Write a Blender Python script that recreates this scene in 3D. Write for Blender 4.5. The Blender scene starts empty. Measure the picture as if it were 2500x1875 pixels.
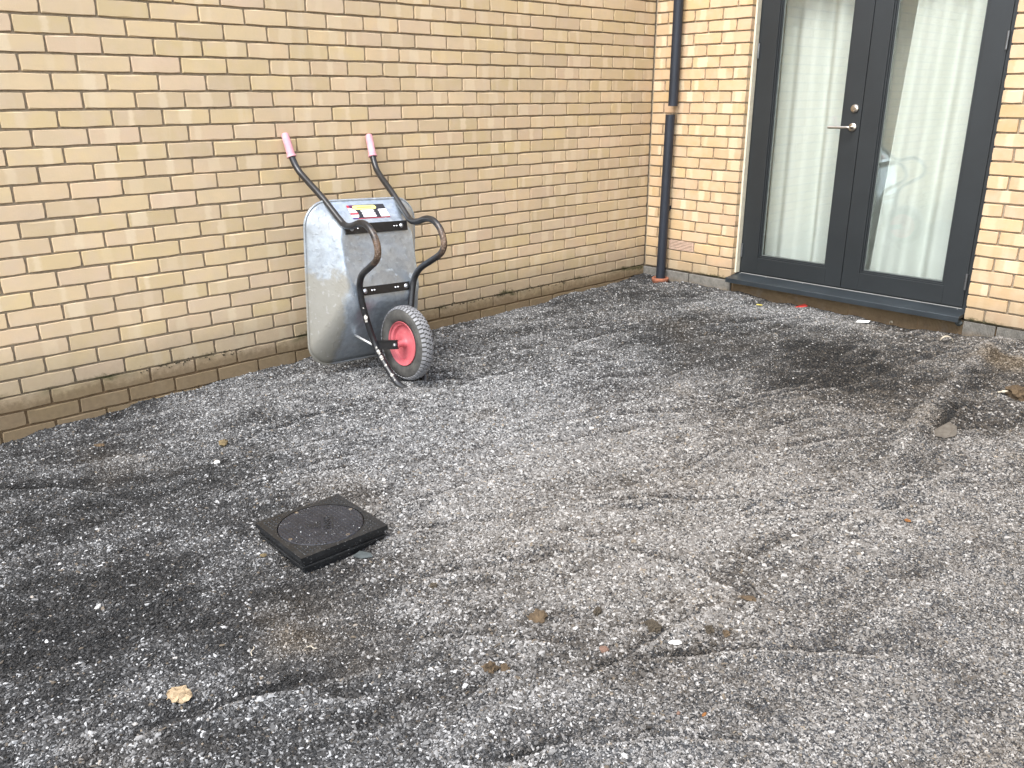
import bpy, bmesh, math, random
import numpy as np
from mathutils import Matrix, Vector, Euler, noise as mnoise

R = math.radians
random.seed(7)
rng = np.random.default_rng(11)
sc = bpy.context.scene
col = sc.collection

# ------------------------------------------------------------------ camera
CAM = np.array((4.0857, -5.2157, 1.2537))
def rotm(a, b, c):
    return Matrix.Rotation(a, 3, 'Z') @ Matrix.Rotation(b, 3, 'X') @ Matrix.Rotation(c, 3, 'Z')
CROT = rotm(0.820832, 1.241959, -0.003483)
cd = bpy.data.cameras.new('camera')
cd.sensor_width = 36.0
cd.lens = 2067.13 / 2500 * 36
cd.clip_start = 0.05
cd.clip_end = 200
cam = bpy.data.objects.new('camera', cd)
col.objects.link(cam)
cam.matrix_world = Matrix.Translation(CAM) @ CROT.to_4x4()
sc.camera = cam

# ------------------------------------------------------------------ sky, sun, exposure
SUN_EL, SUN_AZ = 56.0, 167.0          # azimuth clockwise from +Y
w = bpy.data.worlds.new('World')
sc.world = w
w.use_nodes = True
wn = w.node_tree.nodes
wl = w.node_tree.links
bg = wn['Background']
sky = wn.new('ShaderNodeTexSky')
sky.sky_type = 'NISHITA'
sky.sun_disc = False
sky.sun_elevation = R(SUN_EL)
sky.sun_rotation = R(SUN_AZ)
sky.air_density = 1.0
sky.dust_density = 1.2
sky.ozone_density = 1.0
hs = wn.new('ShaderNodeHueSaturation')      # overcast: the cloud takes most of the blue out
hs.inputs['Saturation'].default_value = 0.42
wl.new(sky.outputs[0], hs.inputs['Color'])
wl.new(hs.outputs[0], bg.inputs['Color'])
bg.inputs['Strength'].default_value = 0.15
sl = bpy.data.lights.new('sun', 'SUN')
sl.energy = 1.0
sl.angle = R(28)
sl.color = (1.0, 0.97, 0.915)
so = bpy.data.objects.new('sun', sl)
col.objects.link(so)
sd = Vector((math.sin(R(SUN_AZ)) * math.cos(R(SUN_EL)), math.cos(R(SUN_AZ)) * math.cos(R(SUN_EL)), math.sin(R(SUN_EL))))
so.rotation_euler = (-sd).to_track_quat('-Z', 'Y').to_euler()
so.location = (3, -4, 8)
vs = sc.view_settings
vs.view_transform = 'Standard'
vs.look = 'None'
vs.gamma = 1.0
vs.use_curve_mapping = False
vs.exposure = 2.05
sc.cycles.max_bounces = 6
sc.cycles.diffuse_bounces = 3
sc.cycles.glossy_bounces = 3
sc.cycles.transparent_max_bounces = 12

# ------------------------------------------------------------------ helpers
def tag(o, label=None, cat=None, group=None, kind=None):
    if label: o['label'] = label
    if cat: o['category'] = cat
    if group: o['group'] = group
    if kind: o['kind'] = kind
    return o

def mesh(name, v, f, mat=None, smooth=False):
    me = bpy.data.meshes.new(name)
    me.from_pydata([tuple(p) for p in v], [], f)
    me.update()
    if mat: me.materials.append(mat)
    if smooth:
        me.polygons.foreach_set('use_smooth', [True] * len(me.polygons))
    return me

def obj(name, me, parent=None, loc=(0, 0, 0), rot=(0, 0, 0)):
    o = bpy.data.objects.new(name, me)
    col.objects.link(o)
    o.location = loc
    o.rotation_euler = rot
    if parent: o.parent = parent
    return o

def empty(name, loc=(0, 0, 0), rot=(0, 0, 0)):
    o = bpy.data.objects.new(name, None)
    o.empty_display_size = 0.1
    col.objects.link(o)
    o.location = loc
    o.rotation_euler = rot
    return o

class MB:
    """collects shapes for ONE mesh"""
    def __init__(s): s.v = []; s.f = []
    def add(s, v, f):
        n = len(s.v)
        s.v += [tuple(p) for p in v]
        s.f += [tuple(i + n for i in q) for q in f]
        return s
    def box(s, x0, x1, y0, y1, z0, z1):
        v = [(x, y, z) for z in (z0, z1) for y in (y0, y1) for x in (x0, x1)]
        return s.add(v, [(0, 2, 3, 1), (4, 5, 7, 6), (0, 1, 5, 4), (2, 6, 7, 3), (0, 4, 6, 2), (1, 3, 7, 5)])
    def cyl(s, a, b, r, n=16, r2=None):
        a = Vector(a); b = Vector(b)
        r2 = r if r2 is None else r2
        d = (b - a).normalized()
        u = d.orthogonal().normalized(); w_ = d.cross(u)
        v = []; f = []
        for c, rr in ((a, r), (b, r2)):
            for i in range(n):
                t = 2 * math.pi * i / n
                v.append(c + (u * math.cos(t) + w_ * math.sin(t)) * rr)
        for i in range(n):
            j = (i + 1) % n
            f.append((i, j, n + j, n + i))
        f.append(tuple(reversed(range(n)))); f.append(tuple(range(n, 2 * n)))
        return s.add(v, f)
    def tube(s, pts, r, n=12, closed=False, cap=True):
        pts = [Vector(p) for p in pts]
        m = len(pts)
        T = []
        for i in range(m):
            a = pts[i - 1] if (closed or i) else pts[0]
            b = pts[(i + 1) % m] if (closed or i < m - 1) else pts[-1]
            T.append((b - a).normalized())
        u = T[0].orthogonal().normalized()
        v = []; f = []
        for i in range(m):
            u = (u - T[i] * u.dot(T[i])).normalized()
            w_ = T[i].cross(u)
            rr = r[i] if hasattr(r, '__len__') else r
            for k in range(n):
                t = 2 * math.pi * k / n
                v.append(pts[i] + (u * math.cos(t) + w_ * math.sin(t)) * rr)
        for i in range(m if closed else m - 1):
            a = i * n; b = ((i + 1) % m) * n
            for k in range(n):
                l = (k + 1) % n
                f.append((a + k, a + l, b + l, b + k))
        if cap and not closed:
            f.append(tuple(reversed(range(n)))); f.append(tuple(range((m - 1) * n, m * n)))
        return s.add(v, f)
    def lathe(s, prof, c, axis, n=32, closed=False):
        """prof: list of (r, h) along axis from c"""
        ax = Vector(axis).normalized(); c = Vector(c)
        u = ax.orthogonal().normalized(); w_ = ax.cross(u)
        v = []; f = []
        for r, h in prof:
            for k in range(n):
                t = 2 * math.pi * k / n
                v.append(c + ax * h + (u * math.cos(t) + w_ * math.sin(t)) * r)
        m = len(prof)
        for i in range(m if closed else m - 1):
            a = i * n; b = ((i + 1) % m) * n
            for k in range(n):
                l = (k + 1) % n
                f.append((a + k, a + l, b + l, b + k))
        return s.add(v, f)
    def build(s, name, mat, parent=None, smooth=False, bevel=0, loc=(0, 0, 0), rot=(0, 0, 0)):
        me = mesh(name, s.v, s.f, mat, smooth)
        o = obj(name, me, parent, loc, rot)
        if bevel:
            b = o.modifiers.new('bevel', 'BEVEL'); b.width = bevel; b.segments = 2; b.limit_method = 'ANGLE'
        return o

def spline(P, sub=6):
    P = [Vector(p) for p in P]
    out = []
    for i in range(len(P) - 1):
        p0 = P[max(i - 1, 0)]; p1 = P[i]; p2 = P[i + 1]; p3 = P[min(i + 2, len(P) - 1)]
        for k in range(sub):
            t = k / sub
            out.append(0.5 * ((2 * p1) + (p2 - p0) * t + (2 * p0 - 5 * p1 + 4 * p2 - p3) * t * t + (3 * p1 - p0 - 3 * p2 + p3) * t ** 3))
    out.append(P[-1])
    return out

# value noise
_perm = np.random.default_rng(3).random((256, 256))
def vnoise(x, y, s, o=0):
    x = np.asarray(x, float) * s + 37.7 * o; y = np.asarray(y, float) * s + 11.3 * o
    xi = np.floor(x).astype(int); yi = np.floor(y).astype(int)
    fx = x - xi; fy = y - yi
    fx = fx * fx * (3 - 2 * fx); fy = fy * fy * (3 - 2 * fy)
    g = lambda a, b: _perm[a & 255, b & 255]
    return (g(xi, yi) * (1 - fx) + g(xi + 1, yi) * fx) * (1 - fy) + (g(xi, yi + 1) * (1 - fx) + g(xi + 1, yi + 1) * fx) * fy
def fbm(x, y, s, o=0, n=3):
    return sum(vnoise(x, y, s * 2 ** k, o + k) * 0.5 ** k for k in range(n)) / sum(0.5 ** k for k in range(n))
def sstep(a, b, x):
    t = np.clip((np.asarray(x, float) - a) / (b - a), 0, 1)
    return t * t * (3 - 2 * t)

#HEIGHT-BEGIN
# single strokes of rake and shovel: (x, y, direction, half length, half width, depth)
_sr = np.random.default_rng(23)
STROKES = [(_sr.uniform(.5, 3.2), _sr.uniform(-4.6, -.4), _sr.normal(1.25, .28), _sr.uniform(.14, .42), _sr.uniform(.016, .032), _sr.uniform(.007, .017)) for _ in range(64)]
def strokes(x, y):
    out = np.zeros_like(x)
    for sx_, sy_, a, L_, w_, dp in STROKES:
        dx = x - sx_; dy = y - sy_
        m_ = (np.abs(dx) < .7) & (np.abs(dy) < .7)
        if not m_.any(): continue
        dx = dx[m_]; dy = dy[m_]
        u = dx * np.cos(a) + dy * np.sin(a); v = -dx * np.sin(a) + dy * np.cos(a) + .25 * u * u
        e = np.exp(-(u / L_) ** 4)
        out[m_] += dp * e * (np.exp(-((v + w_) / w_) ** 2) - 1.1 * np.exp(-((v - w_ * .5) / w_) ** 2))
    return out
HC = np.array([(0, -7, -.27), (0, -6, -.255), (0, -5.2, -.235), (0, -4.515, -.214), (0, -4.168, -.191), (0, -3.778, -.164), (0, -3.218, -.139), (0, -2.6, -.13),
    (0, -2.129, -.126), (0, -1.323, -.126), (0, -.7, -.105), (0, -.015, -.078), (.10, 0, -.066), (.21, -.15, -.108), (.21, -.06, -.098), (.31, -.05, -.085), (.46, 0, -.075), (.78, 0, -.089), (1.2, .05, -.098), (1.6, .05, -.11),
    (2.02, 0, -.116), (2.26, 0, -.108), (2.38, 0, -.104), (2.486, 0, -.064), (2.7, 0, -.046), (3.2, 0, -.05), (4, 0, -.06),
    (1.8, -3.96, -.158), (1.4, -3.7, -.155), (2.2, -4.2, -.155), (.7, -2.8, -.138), (.4, -2.9, -.136), (.7, -2.3, -.135), (1.5, -1.5, -.14), (.7, -.8, -.11), (1.6, -.5, -.12),
    (2.2, -1.2, -.14), (2.0, -2.6, -.145), (3, -2.5, -.125), (3.1, -1.2, -.105), (2.9, -.6, -.08), (2.7, -3.7, -.155), (3.2, -3.8, -.14),
    (2.3, -4.6, -.155), (1.0, -4.5, -.185), (4, -5, -.15), (4.5, -2, -.1), (4.5, -5.5, -.15), (2, -6, -.17), (4, -8, -.16), (8, -4, -.12), (8, -9, -.15), (0, -10, -.28)])
def height(x, y):
    x = np.asarray(x, float); y = np.asarray(y, float)
    d2 = (x[..., None] - HC[:, 0]) ** 2 + (y[..., None] - HC[:, 1]) ** 2
    k = 1.0 / (d2 + 0.01) ** 1.6
    z = (k * HC[:, 2]).sum(-1) / k.sum(-1)
    # ridge of thrown-up gravel running out from the corner of the sill
    rx = np.interp(-y, [0.0, .3, 1.15, 1.75, 2.43], [2.62, 2.63, 2.716, 2.83, 2.95])
    z = z + 0.055 * np.exp(-((x - rx) / .055) ** 2) * sstep(-2.6, -2.0, y) * sstep(.0, -.25, y)
    z = z + 0.014 * (fbm(x, y, 5, 1) - .5) + 0.012 * (fbm(x, y, 18, 5, 2) - .5)
    # rake and shovel marks, drawn out roughly along the long wall
    u = x * .95 - y * .30; v = x * .30 + y * .95
    z = z + 0.030 * (fbm(u * 3.2, v * .8, 2.4, 81, 3) - .5) * sstep(.05, .3, x)
    # chippings thrown unevenly against the foot of the long wall
    z = z + 0.030 * (fbm(y * 0 + 3.3, y, 4, 91, 3) - .5) * sstep(.22, .0, x)
    # raked furrows
    z = z + 0.004 * np.sin((x * .35 + y) * 34 + 5 * fbm(x, y, 1.6, 9)) * sstep(.45, .65, fbm(x, y, 1.1, 12))
    # scooped hollow where the coarse gravel meets the trodden layer
    z = z - 0.018 * np.exp(-(((x - 2.72) / .30) ** 2 + ((y + 3.62) / .16) ** 2))
    z = z + strokes(x, y)
    z = z - 0.004 * np.exp(-(((x - 1.93) / .16) ** 2 + ((y + 4.07) / .16) ** 2))
    return z
#HEIGHT-END
def hz(x, y): return float(height(np.array([x]), np.array([y]))[0])

# ------------------------------------------------------------------ materials
def newmat(name):
    m = bpy.data.materials.new(name)
    m.use_nodes = True
    return m, m.node_tree.nodes, m.node_tree.links, m.node_tree.nodes['Principled BSDF']

def N(n, t, **k):
    x = n.new(t)
    for a, b in k.items():
        if a in x.inputs: x.inputs[a].default_value = b
        else: setattr(x, a, b)
    return x

def noise(n, l, vec, scale, detail=4, rough=.6):
    x = n.new('ShaderNodeTexNoise')
    x.inputs['Scale'].default_value = scale
    x.inputs['Detail'].default_value = detail
    x.inputs['Roughness'].default_value = rough
    if vec is not None: l.new(vec, x.inputs['Vector'])
    return x.outputs['Fac']

def ramp(n, l, fac, stops):
    x = n.new('ShaderNodeValToRGB')
    e = x.color_ramp.elements
    while len(e) < len(stops): e.new(0.5)
    for i, (p, c) in enumerate(stops):
        e[i].position = p
        e[i].color = (c, c, c, 1) if not hasattr(c, '__len__') else (*c, 1)
    if fac is not None: l.new(fac, x.inputs['Fac'])
    return x.outputs['Color']

def mix(n, l, fac, a, b, mode='MIX'):
    x = n.new('ShaderNodeMix'); x.data_type = 'RGBA'; x.blend_type = mode
    for s, v in ((x.inputs[0], fac), (x.inputs[6], a), (x.inputs[7], b)):
        if hasattr(v, 'links') or hasattr(v, 'is_linked'): l.new(v, s)
        elif hasattr(v, '__len__'): s.default_value = (*v, 1)
        else: s.default_value = v
    return x.outputs[2]

def math_(n, l, op, a, b=None, c=None, clamp=False):
    x = n.new('ShaderNodeMath'); x.operation = op; x.use_clamp = clamp
    for i, v in enumerate((a, b, c)):
        if v is None: continue
        if hasattr(v, 'is_linked'): l.new(v, x.inputs[i])
        else: x.inputs[i].default_value = v
    return x.outputs[0]

def bump(n, l, h, bsdf, strength=.3, dist=.002):
    b = n.new('ShaderNodeBump')
    b.inputs['Strength'].default_value = strength
    b.inputs['Distance'].default_value = dist
    l.new(h, b.inputs['Height'])
    l.new(b.outputs[0], bsdf.inputs['Normal'])

def simple(name, c, rough=.5, metal=0, var=.15, scale=30, bstr=0, bscale=200, spec=None, c2=None):
    m, n, l, b = newmat(name)
    tc = n.new('ShaderNodeTexCoord').outputs['Object']
    f = noise(n, l, tc, scale)
    lo = tuple(x * (1 - var) for x in c) if c2 is None else c2
    hi = tuple(min(1, x * (1 + var)) for x in c) if c2 is None else c
    l.new(ramp(n, l, f, [(.3, lo), (.7, hi)]), b.inputs['Base Color'])
    b.inputs['Roughness'].default_value = rough
    b.inputs['Metallic'].default_value = metal
    if spec is not None: b.inputs['Specular IOR Level'].default_value = spec
    if bstr: bump(n, l, noise(n, l, tc, bscale, 3), b, bstr, .001)
    return m

def soil_masks(n, l):
    """position-based dirt: soil splash on the lowest courses, with an uneven top edge"""
    g = n.new('ShaderNodeNewGeometry')
    sx = n.new('ShaderNodeSeparateXYZ'); l.new(g.outputs['Position'], sx.inputs[0])
    nz = noise(n, l, g.outputs['Position'], 5, 5, .65)
    nz2 = noise(n, l, g.outputs['Position'], 38, 5, .7)
    zz = math_(n, l, 'ADD', sx.outputs['Z'], math_(n, l, 'MULTIPLY', math_(n, l, 'SUBTRACT', nz, .5), .16))
    grime = N(n, 'ShaderNodeMapRange', interpolation_type='SMOOTHSTEP'); l.new(zz, grime.inputs[0])
    grime.inputs[1].default_value = .25; grime.inputs[2].default_value = .02
    zs = math_(n, l, 'ADD', math_(n, l, 'ADD', sx.outputs['Z'], math_(n, l, 'MULTIPLY', math_(n, l, 'SUBTRACT', nz, .5), .10)), math_(n, l, 'MULTIPLY', math_(n, l, 'SUBTRACT', nz2, .5), .07))
    soil = N(n, 'ShaderNodeMapRange', interpolation_type='SMOOTHSTEP'); l.new(zs, soil.inputs[0])
    soil.inputs[1].default_value = .02; soil.inputs[2].default_value = -.06
    # moss along one joint
    mz = math_(n, l, 'ABSOLUTE', math_(n, l, 'ADD', zs, .004))
    moss = N(n, 'ShaderNodeMapRange'); l.new(mz, moss.inputs[0])
    moss.inputs[1].default_value = .024; moss.inputs[2].default_value = .004
    mm = math_(n, l, 'MULTIPLY', moss.outputs[0], ramp(n, l, noise(n, l, g.outputs['Position'], 2.3, 2), [(.47, 0.0), (.58, 1.0)]))
    return g, grime.outputs[0], soil.outputs[0], mm, nz2

def brick_mat(name, merged):
    m, n, l, b = newmat(name)
    if merged:
        a = N(n, 'ShaderNodeAttribute', attribute_name='tint').outputs['Color']
        rnd = N(n, 'ShaderNodeAttribute', attribute_name='rnd').outputs['Fac']
        loc = N(n, 'ShaderNodeAttribute', attribute_name='loc').outputs['Vector']
    else:
        oi = n.new('ShaderNodeObjectInfo')
        a = oi.outputs['Color']; rnd = oi.outputs['Random']
        loc = N(n, 'ShaderNodeAttribute', attribute_name='loc').outputs['Vector']
    off = n.new('ShaderNodeVectorMath'); off.operation = 'ADD'
    cx = n.new('ShaderNodeCombineXYZ')
    k = math_(n, l, 'MULTIPLY', rnd, 57.0)
    l.new(k, cx.inputs[0]); l.new(k, cx.inputs[1]); l.new(k, cx.inputs[2])
    l.new(loc, off.inputs[0]); l.new(cx.outputs[0], off.inputs[1])
    v = off.outputs[0]
    sp = n.new('ShaderNodeSeparateXYZ'); l.new(loc, sp.inputs[0])
    # cloudy body colour
    c = mix(n, l, ramp(n, l, noise(n, l, v, 14, 3), [(.35, 0.0), (.7, .35)]), a, (.53, .425, .27))
    c = mix(n, l, ramp(n, l, noise(n, l, v, 9, 2), [(.45, 0.0), (.7, .40)]), c, (.58, .445, .335))
    # pale kiln bands where bricks were stacked crosswise
    r2 = math_(n, l, 'FRACT', math_(n, l, 'MULTIPLY', rnd, 13.7))
    r3 = math_(n, l, 'FRACT', math_(n, l, 'MULTIPLY', rnd, 41.3))
    ctr = math_(n, l, 'ADD', math_(n, l, 'MULTIPLY', r2, .12), -.05)
    wob = math_(n, l, 'MULTIPLY', math_(n, l, 'SUBTRACT', noise(n, l, v, 30, 3), .5), .03)
    d = math_(n, l, 'ABSOLUTE', math_(n, l, 'ADD', math_(n, l, 'SUBTRACT', sp.outputs[0], ctr), wob))
    wd = math_(n, l, 'ADD', math_(n, l, 'MULTIPLY', r3, .03), .012)
    band = N(n, 'ShaderNodeMapRange', interpolation_type='SMOOTHSTEP')
    l.new(math_(n, l, 'SUBTRACT', d, wd), band.inputs[0])
    band.inputs[1].default_value = .009; band.inputs[2].default_value = -.009
    amt = math_(n, l, 'MULTIPLY', band.outputs[0], ramp(n, l, math_(n, l, 'FRACT', math_(n, l, 'MULTIPLY', rnd, 7.9)), [(.25, 0.0), (.6, .4), (1.0, .75)]))
    c = mix(n, l, amt, c, (.70, .565, .385))
    # fine specks and scuffs
    c = mix(n, l, ramp(n, l, noise(n, l, v, 260, 4, .7), [(.66, 0.0), (.8, .45)]), c, (.27, .19, .11))
    c = mix(n, l, ramp(n, l, noise(n, l, v, 70, 6, .75), [(.62, 0.0), (.78, .4)]), c, (.68, .60, .45))
    g, grime, soil, moss, nz = soil_masks(n, l)
    # broad weathering that runs across the bricks
    wx_ = noise(n, l, g.outputs['Position'], 1.7, 5, .6)
    c = mix(n, l, ramp(n, l, wx_, [(.35, .18), (.60, 0.0)]), c, (.36, .29, .19))
    mp = n.new('ShaderNodeMapping'); mp.inputs['Scale'].default_value = (9, 9, 1.1); l.new(g.outputs['Position'], mp.inputs[0])
    c = mix(n, l, ramp(n, l, noise(n, l, mp.outputs[0], 1.0, 4, .6), [(.58, 0.0), (.75, .25)]), c, (.66, .58, .44))
    c = mix(n, l, math_(n, l, 'MULTIPLY', grime, .62), c, mix(n, l, nz, (.19, .15, .10), (.32, .26, .175)))
    c = mix(n, l, math_(n, l, 'MULTIPLY', soil, .78), c, mix(n, l, nz, (.075, .052, .028), (.19, .13, .068)))
    c = mix(n, l, math_(n, l, 'MULTIPLY', moss, .85), c, (.045, .045, .014))
    l.new(c, b.inputs['Base Color'])
    b.inputs['Roughness'].default_value = .85
    b.inputs['Specular IOR Level'].default_value = .25
    h = math_(n, l, 'ADD', noise(n, l, v, 140, 5, .65), math_(n, l, 'MULTIPLY', noise(n, l, v, 22, 3), 1.2))
    bump(n, l, h, b, .35, .0016)
    return m

def mortar_mat():
    m, n, l, b = newmat('mortar')
    g, grime, soil, moss, nz = soil_masks(n, l)
    f = noise(n, l, g.outputs['Position'], 60, 6, .7)
    c = ramp(n, l, f, [(.3, (.22, .175, .12)), (.7, (.37, .30, .215))])
    c = mix(n, l, math_(n, l, 'MULTIPLY', grime, .5), c, (.13, .10, .065))
    c = mix(n, l, math_(n, l, 'MULTIPLY', soil, .85), c, mix(n, l, nz, (.09, .055, .025), (.2, .12, .055)))
    c = mix(n, l, math_(n, l, 'MULTIPLY', moss, .9), c, (.04, .042, .014))
    l.new(c, b.inputs['Base Color'])
    b.inputs['Roughness'].default_value = .95
    bump(n, l, noise(n, l, g.outputs['Position'], 320, 5, .7), b, .8, .002)
    return m

def plinth_mat():
    m, n, l, b = newmat('plinth_block')
    g = n.new('ShaderNodeNewGeometry')
    sx = n.new('ShaderNodeSeparateXYZ'); l.new(g.outputs['Position'], sx.inputs[0])
    f = noise(n, l, g.outputs['Position'], 25, 6, .7)
    c = ramp(n, l, f, [(.3, (.10, .095, .083)), (.7, (.215, .20, .175))])
    fz = noise(n, l, g.outputs['Position'], 9, 5, .7)
    # soil clinging under the sill opening
    mr = N(n, 'ShaderNodeMapRange', interpolation_type='SMOOTHSTEP'); l.new(math_(n, l, 'ADD', sx.outputs['Y'], math_(n, l, 'MULTIPLY', math_(n, l, 'SUBTRACT', fz, .5), .03)), mr.inputs[0])
    mr.inputs[1].default_value = .012; mr.inputs[2].default_value = .022
    low = N(n, 'ShaderNodeMapRange', interpolation_type='SMOOTHSTEP'); l.new(math_(n, l, 'ADD', sx.outputs['Z'], math_(n, l, 'MULTIPLY', math_(n, l, 'SUBTRACT', fz, .5), .08)), low.inputs[0])
    low.inputs[1].default_value = -.05; low.inputs[2].default_value = -.10
    s = math_(n, l, 'MAXIMUM', math_(n, l, 'MULTIPLY', mr.outputs[0], .85), math_(n, l, 'MULTIPLY', low.outputs[0], .5))
    c = mix(n, l, s, c, mix(n, l, f, (.085, .055, .026), (.23, .15, .07)))
    l.new(c, b.inputs['Base Color'])
    b.inputs['Roughness'].default_value = .95
    bump(n, l, noise(n, l, g.outputs['Position'], 120, 5, .7), b, .6, .003)
    return m

M = {}
M['brick'] = brick_mat('buff_brick', False)
M['bricks'] = brick_mat('buff_brick_mass', True)
M['mortar'] = mortar_mat()
M['plinth'] = plinth_mat()
M['anthracite'] = simple('anthracite_paint', (.0150, .0182, .0202), .45, 0, .12, 6, .06, 700)
M['sillpaint'] = simple('sill_paint', (.023, .029, .034), .38, 0, .2, 9, .08, 500)
M['gasket'] = simple('glazing_gasket', (.02, .023, .022), .6)
M['spacer'] = simple('aluminium_spacer', (.16, .18, .17), .4, .3, .1)
M['seal'] = simple('pale_draught_seal', (.36, .36, .34), .6)
M['cream'] = simple('cream_trim', (.62, .57, .44), .7, 0, .12, 25, .2, 200)
M['steel'] = simple('brushed_steel', (.52, .47, .41), .3, 1, .1, 90)
M['hinge'] = simple('hinge_metal', (.20, .205, .21), .38, .8, .15)
M['pipe'] = simple('downpipe_plastic', (.0135, .0178, .0275), .55, 0, .2, 8, .05, 300)
M['clay'] = simple('clay_collar', (.27, .10, .055), .9, 0, .25, 40, .4, 200)
M['vent'] = simple('terracotta_vent', (.62, .44, .33), .8, 0, .15, 30, .3, 250)
M['dark'] = simple('dark_void', (.02, .016, .012), .9)

def glass_mat():
    m, n, l, b = newmat('double_glazing')
    n.remove(b)
    out = n['Material Output']
    t = N(n, 'ShaderNodeBsdfTransparent'); t.inputs['Color'].default_value = (.980, .990, .984, 1)
    gl = N(n, 'ShaderNodeBsdfGlossy'); gl.inputs['Roughness'].default_value = 0
    gl.inputs['Color'].default_value = (.95, 1, .97, 1)
    lw = N(n, 'ShaderNodeLayerWeight'); lw.inputs['Blend'].default_value = .5
    f = math_(n, l, 'POWER', lw.outputs['Facing'], 4.0)
    f = math_(n, l, 'ADD', math_(n, l, 'MULTIPLY', f, .8), .062)
    mx = N(n, 'ShaderNodeMixShader')
    l.new(f, mx.inputs[0]); l.new(t.outputs[0], mx.inputs[1]); l.new(gl.outputs[0], mx.inputs[2])
    l.new(mx.outputs[0], out.inputs[0])
    return m
M['glass'] = glass_mat()

def curtain_mat():
    m, n, l, b = newmat('curtain_cloth')
    tc = n.new('ShaderNodeTexCoord').outputs['Object']
    l.new(ramp(n, l, noise(n, l, tc, 3), [(.3, (.86, .875, .835)), (.7, (.91, .92, .885))]), b.inputs['Base Color'])
    b.inputs['Roughness'].default_value = .9
    b.inputs['Specular IOR Level'].default_value = .1
    bump(n, l, noise(n, l, tc, 600, 2), b, .1, .0005)
    tr = N(n, 'ShaderNodeBsdfTranslucent'); tr.inputs['Color'].default_value = (.8, .8, .74, 1)
    mx = N(n, 'ShaderNodeMixShader'); mx.inputs[0].default_value = .3
    l.new(b.outputs[0], mx.inputs[1]); l.new(tr.outputs[0], mx.inputs[2])
    l.new(mx.outputs[0], n['Material Output'].inputs[0])
    return m
M['curtain'] = curtain_mat()
M['room'] = simple('room_paint', (.45, .45, .43), .9)
M['roomfloor'] = simple('room_floor', (.30, .25, .20), .7)

# ------------------------------------------------------------------ ground
def ground_mat():
    m, n, l, b = newmat('gravel_fines')
    g = n.new('ShaderNodeNewGeometry').outputs['Position']
    pale = N(n, 'ShaderNodeAttribute', attribute_name='pale').outputs['Fac']
    brown = N(n, 'ShaderNodeAttribute', attribute_name='brown').outputs['Fac']
    vo = n.new('ShaderNodeTexVoronoi'); vo.inputs['Scale'].default_value = 170; l.new(g, vo.inputs['Vector'])
    vo2 = n.new('ShaderNodeTexVoronoi'); vo2.inputs['Scale'].default_value = 330; l.new(g, vo2.inputs['Vector'])
    hs1 = N(n, 'ShaderNodeSeparateColor'); l.new(vo.outputs['Color'], hs1.inputs[0])
    hs2 = N(n, 'ShaderNodeSeparateColor'); l.new(vo2.outputs['Color'], hs2.inputs[0])
    grain = math_(n, l, 'ADD', math_(n, l, 'MULTIPLY', hs1.outputs[0], .55), math_(n, l, 'MULTIPLY', hs2.outputs[1], .45))
    darkc = ramp(n, l, grain, [(.1, (.004, .004, .004)), (.6, (.012, .012, .012)), (.95, (.045, .045, .045))])
    palec = ramp(n, l, grain, [(.1, (.02, .02, .02)), (.55, (.07, .07, .071)), (.95, (.20, .20, .20))])
    c = mix(n, l, pale, darkc, palec)
    c = mix(n, l, brown, c, ramp(n, l, grain, [(.1, (.022, .016, .010)), (.7, (.07, .054, .035)), (1.0, (.15, .125, .095))]))
    l.new(c, b.inputs['Base Color'])
    b.inputs['Roughness'].default_value = .95
    b.inputs['Specular IOR Level'].default_value = .2
    h = math_(n, l, 'ADD', math_(n, l, 'MULTIPLY', vo.outputs['Distance'], -1.0), math_(n, l, 'MULTIPLY', noise(n, l, g, 420, 4), .6))
    bump(n, l, h, b, .9, .004)
    return m
M['ground'] = ground_mat()

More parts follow.
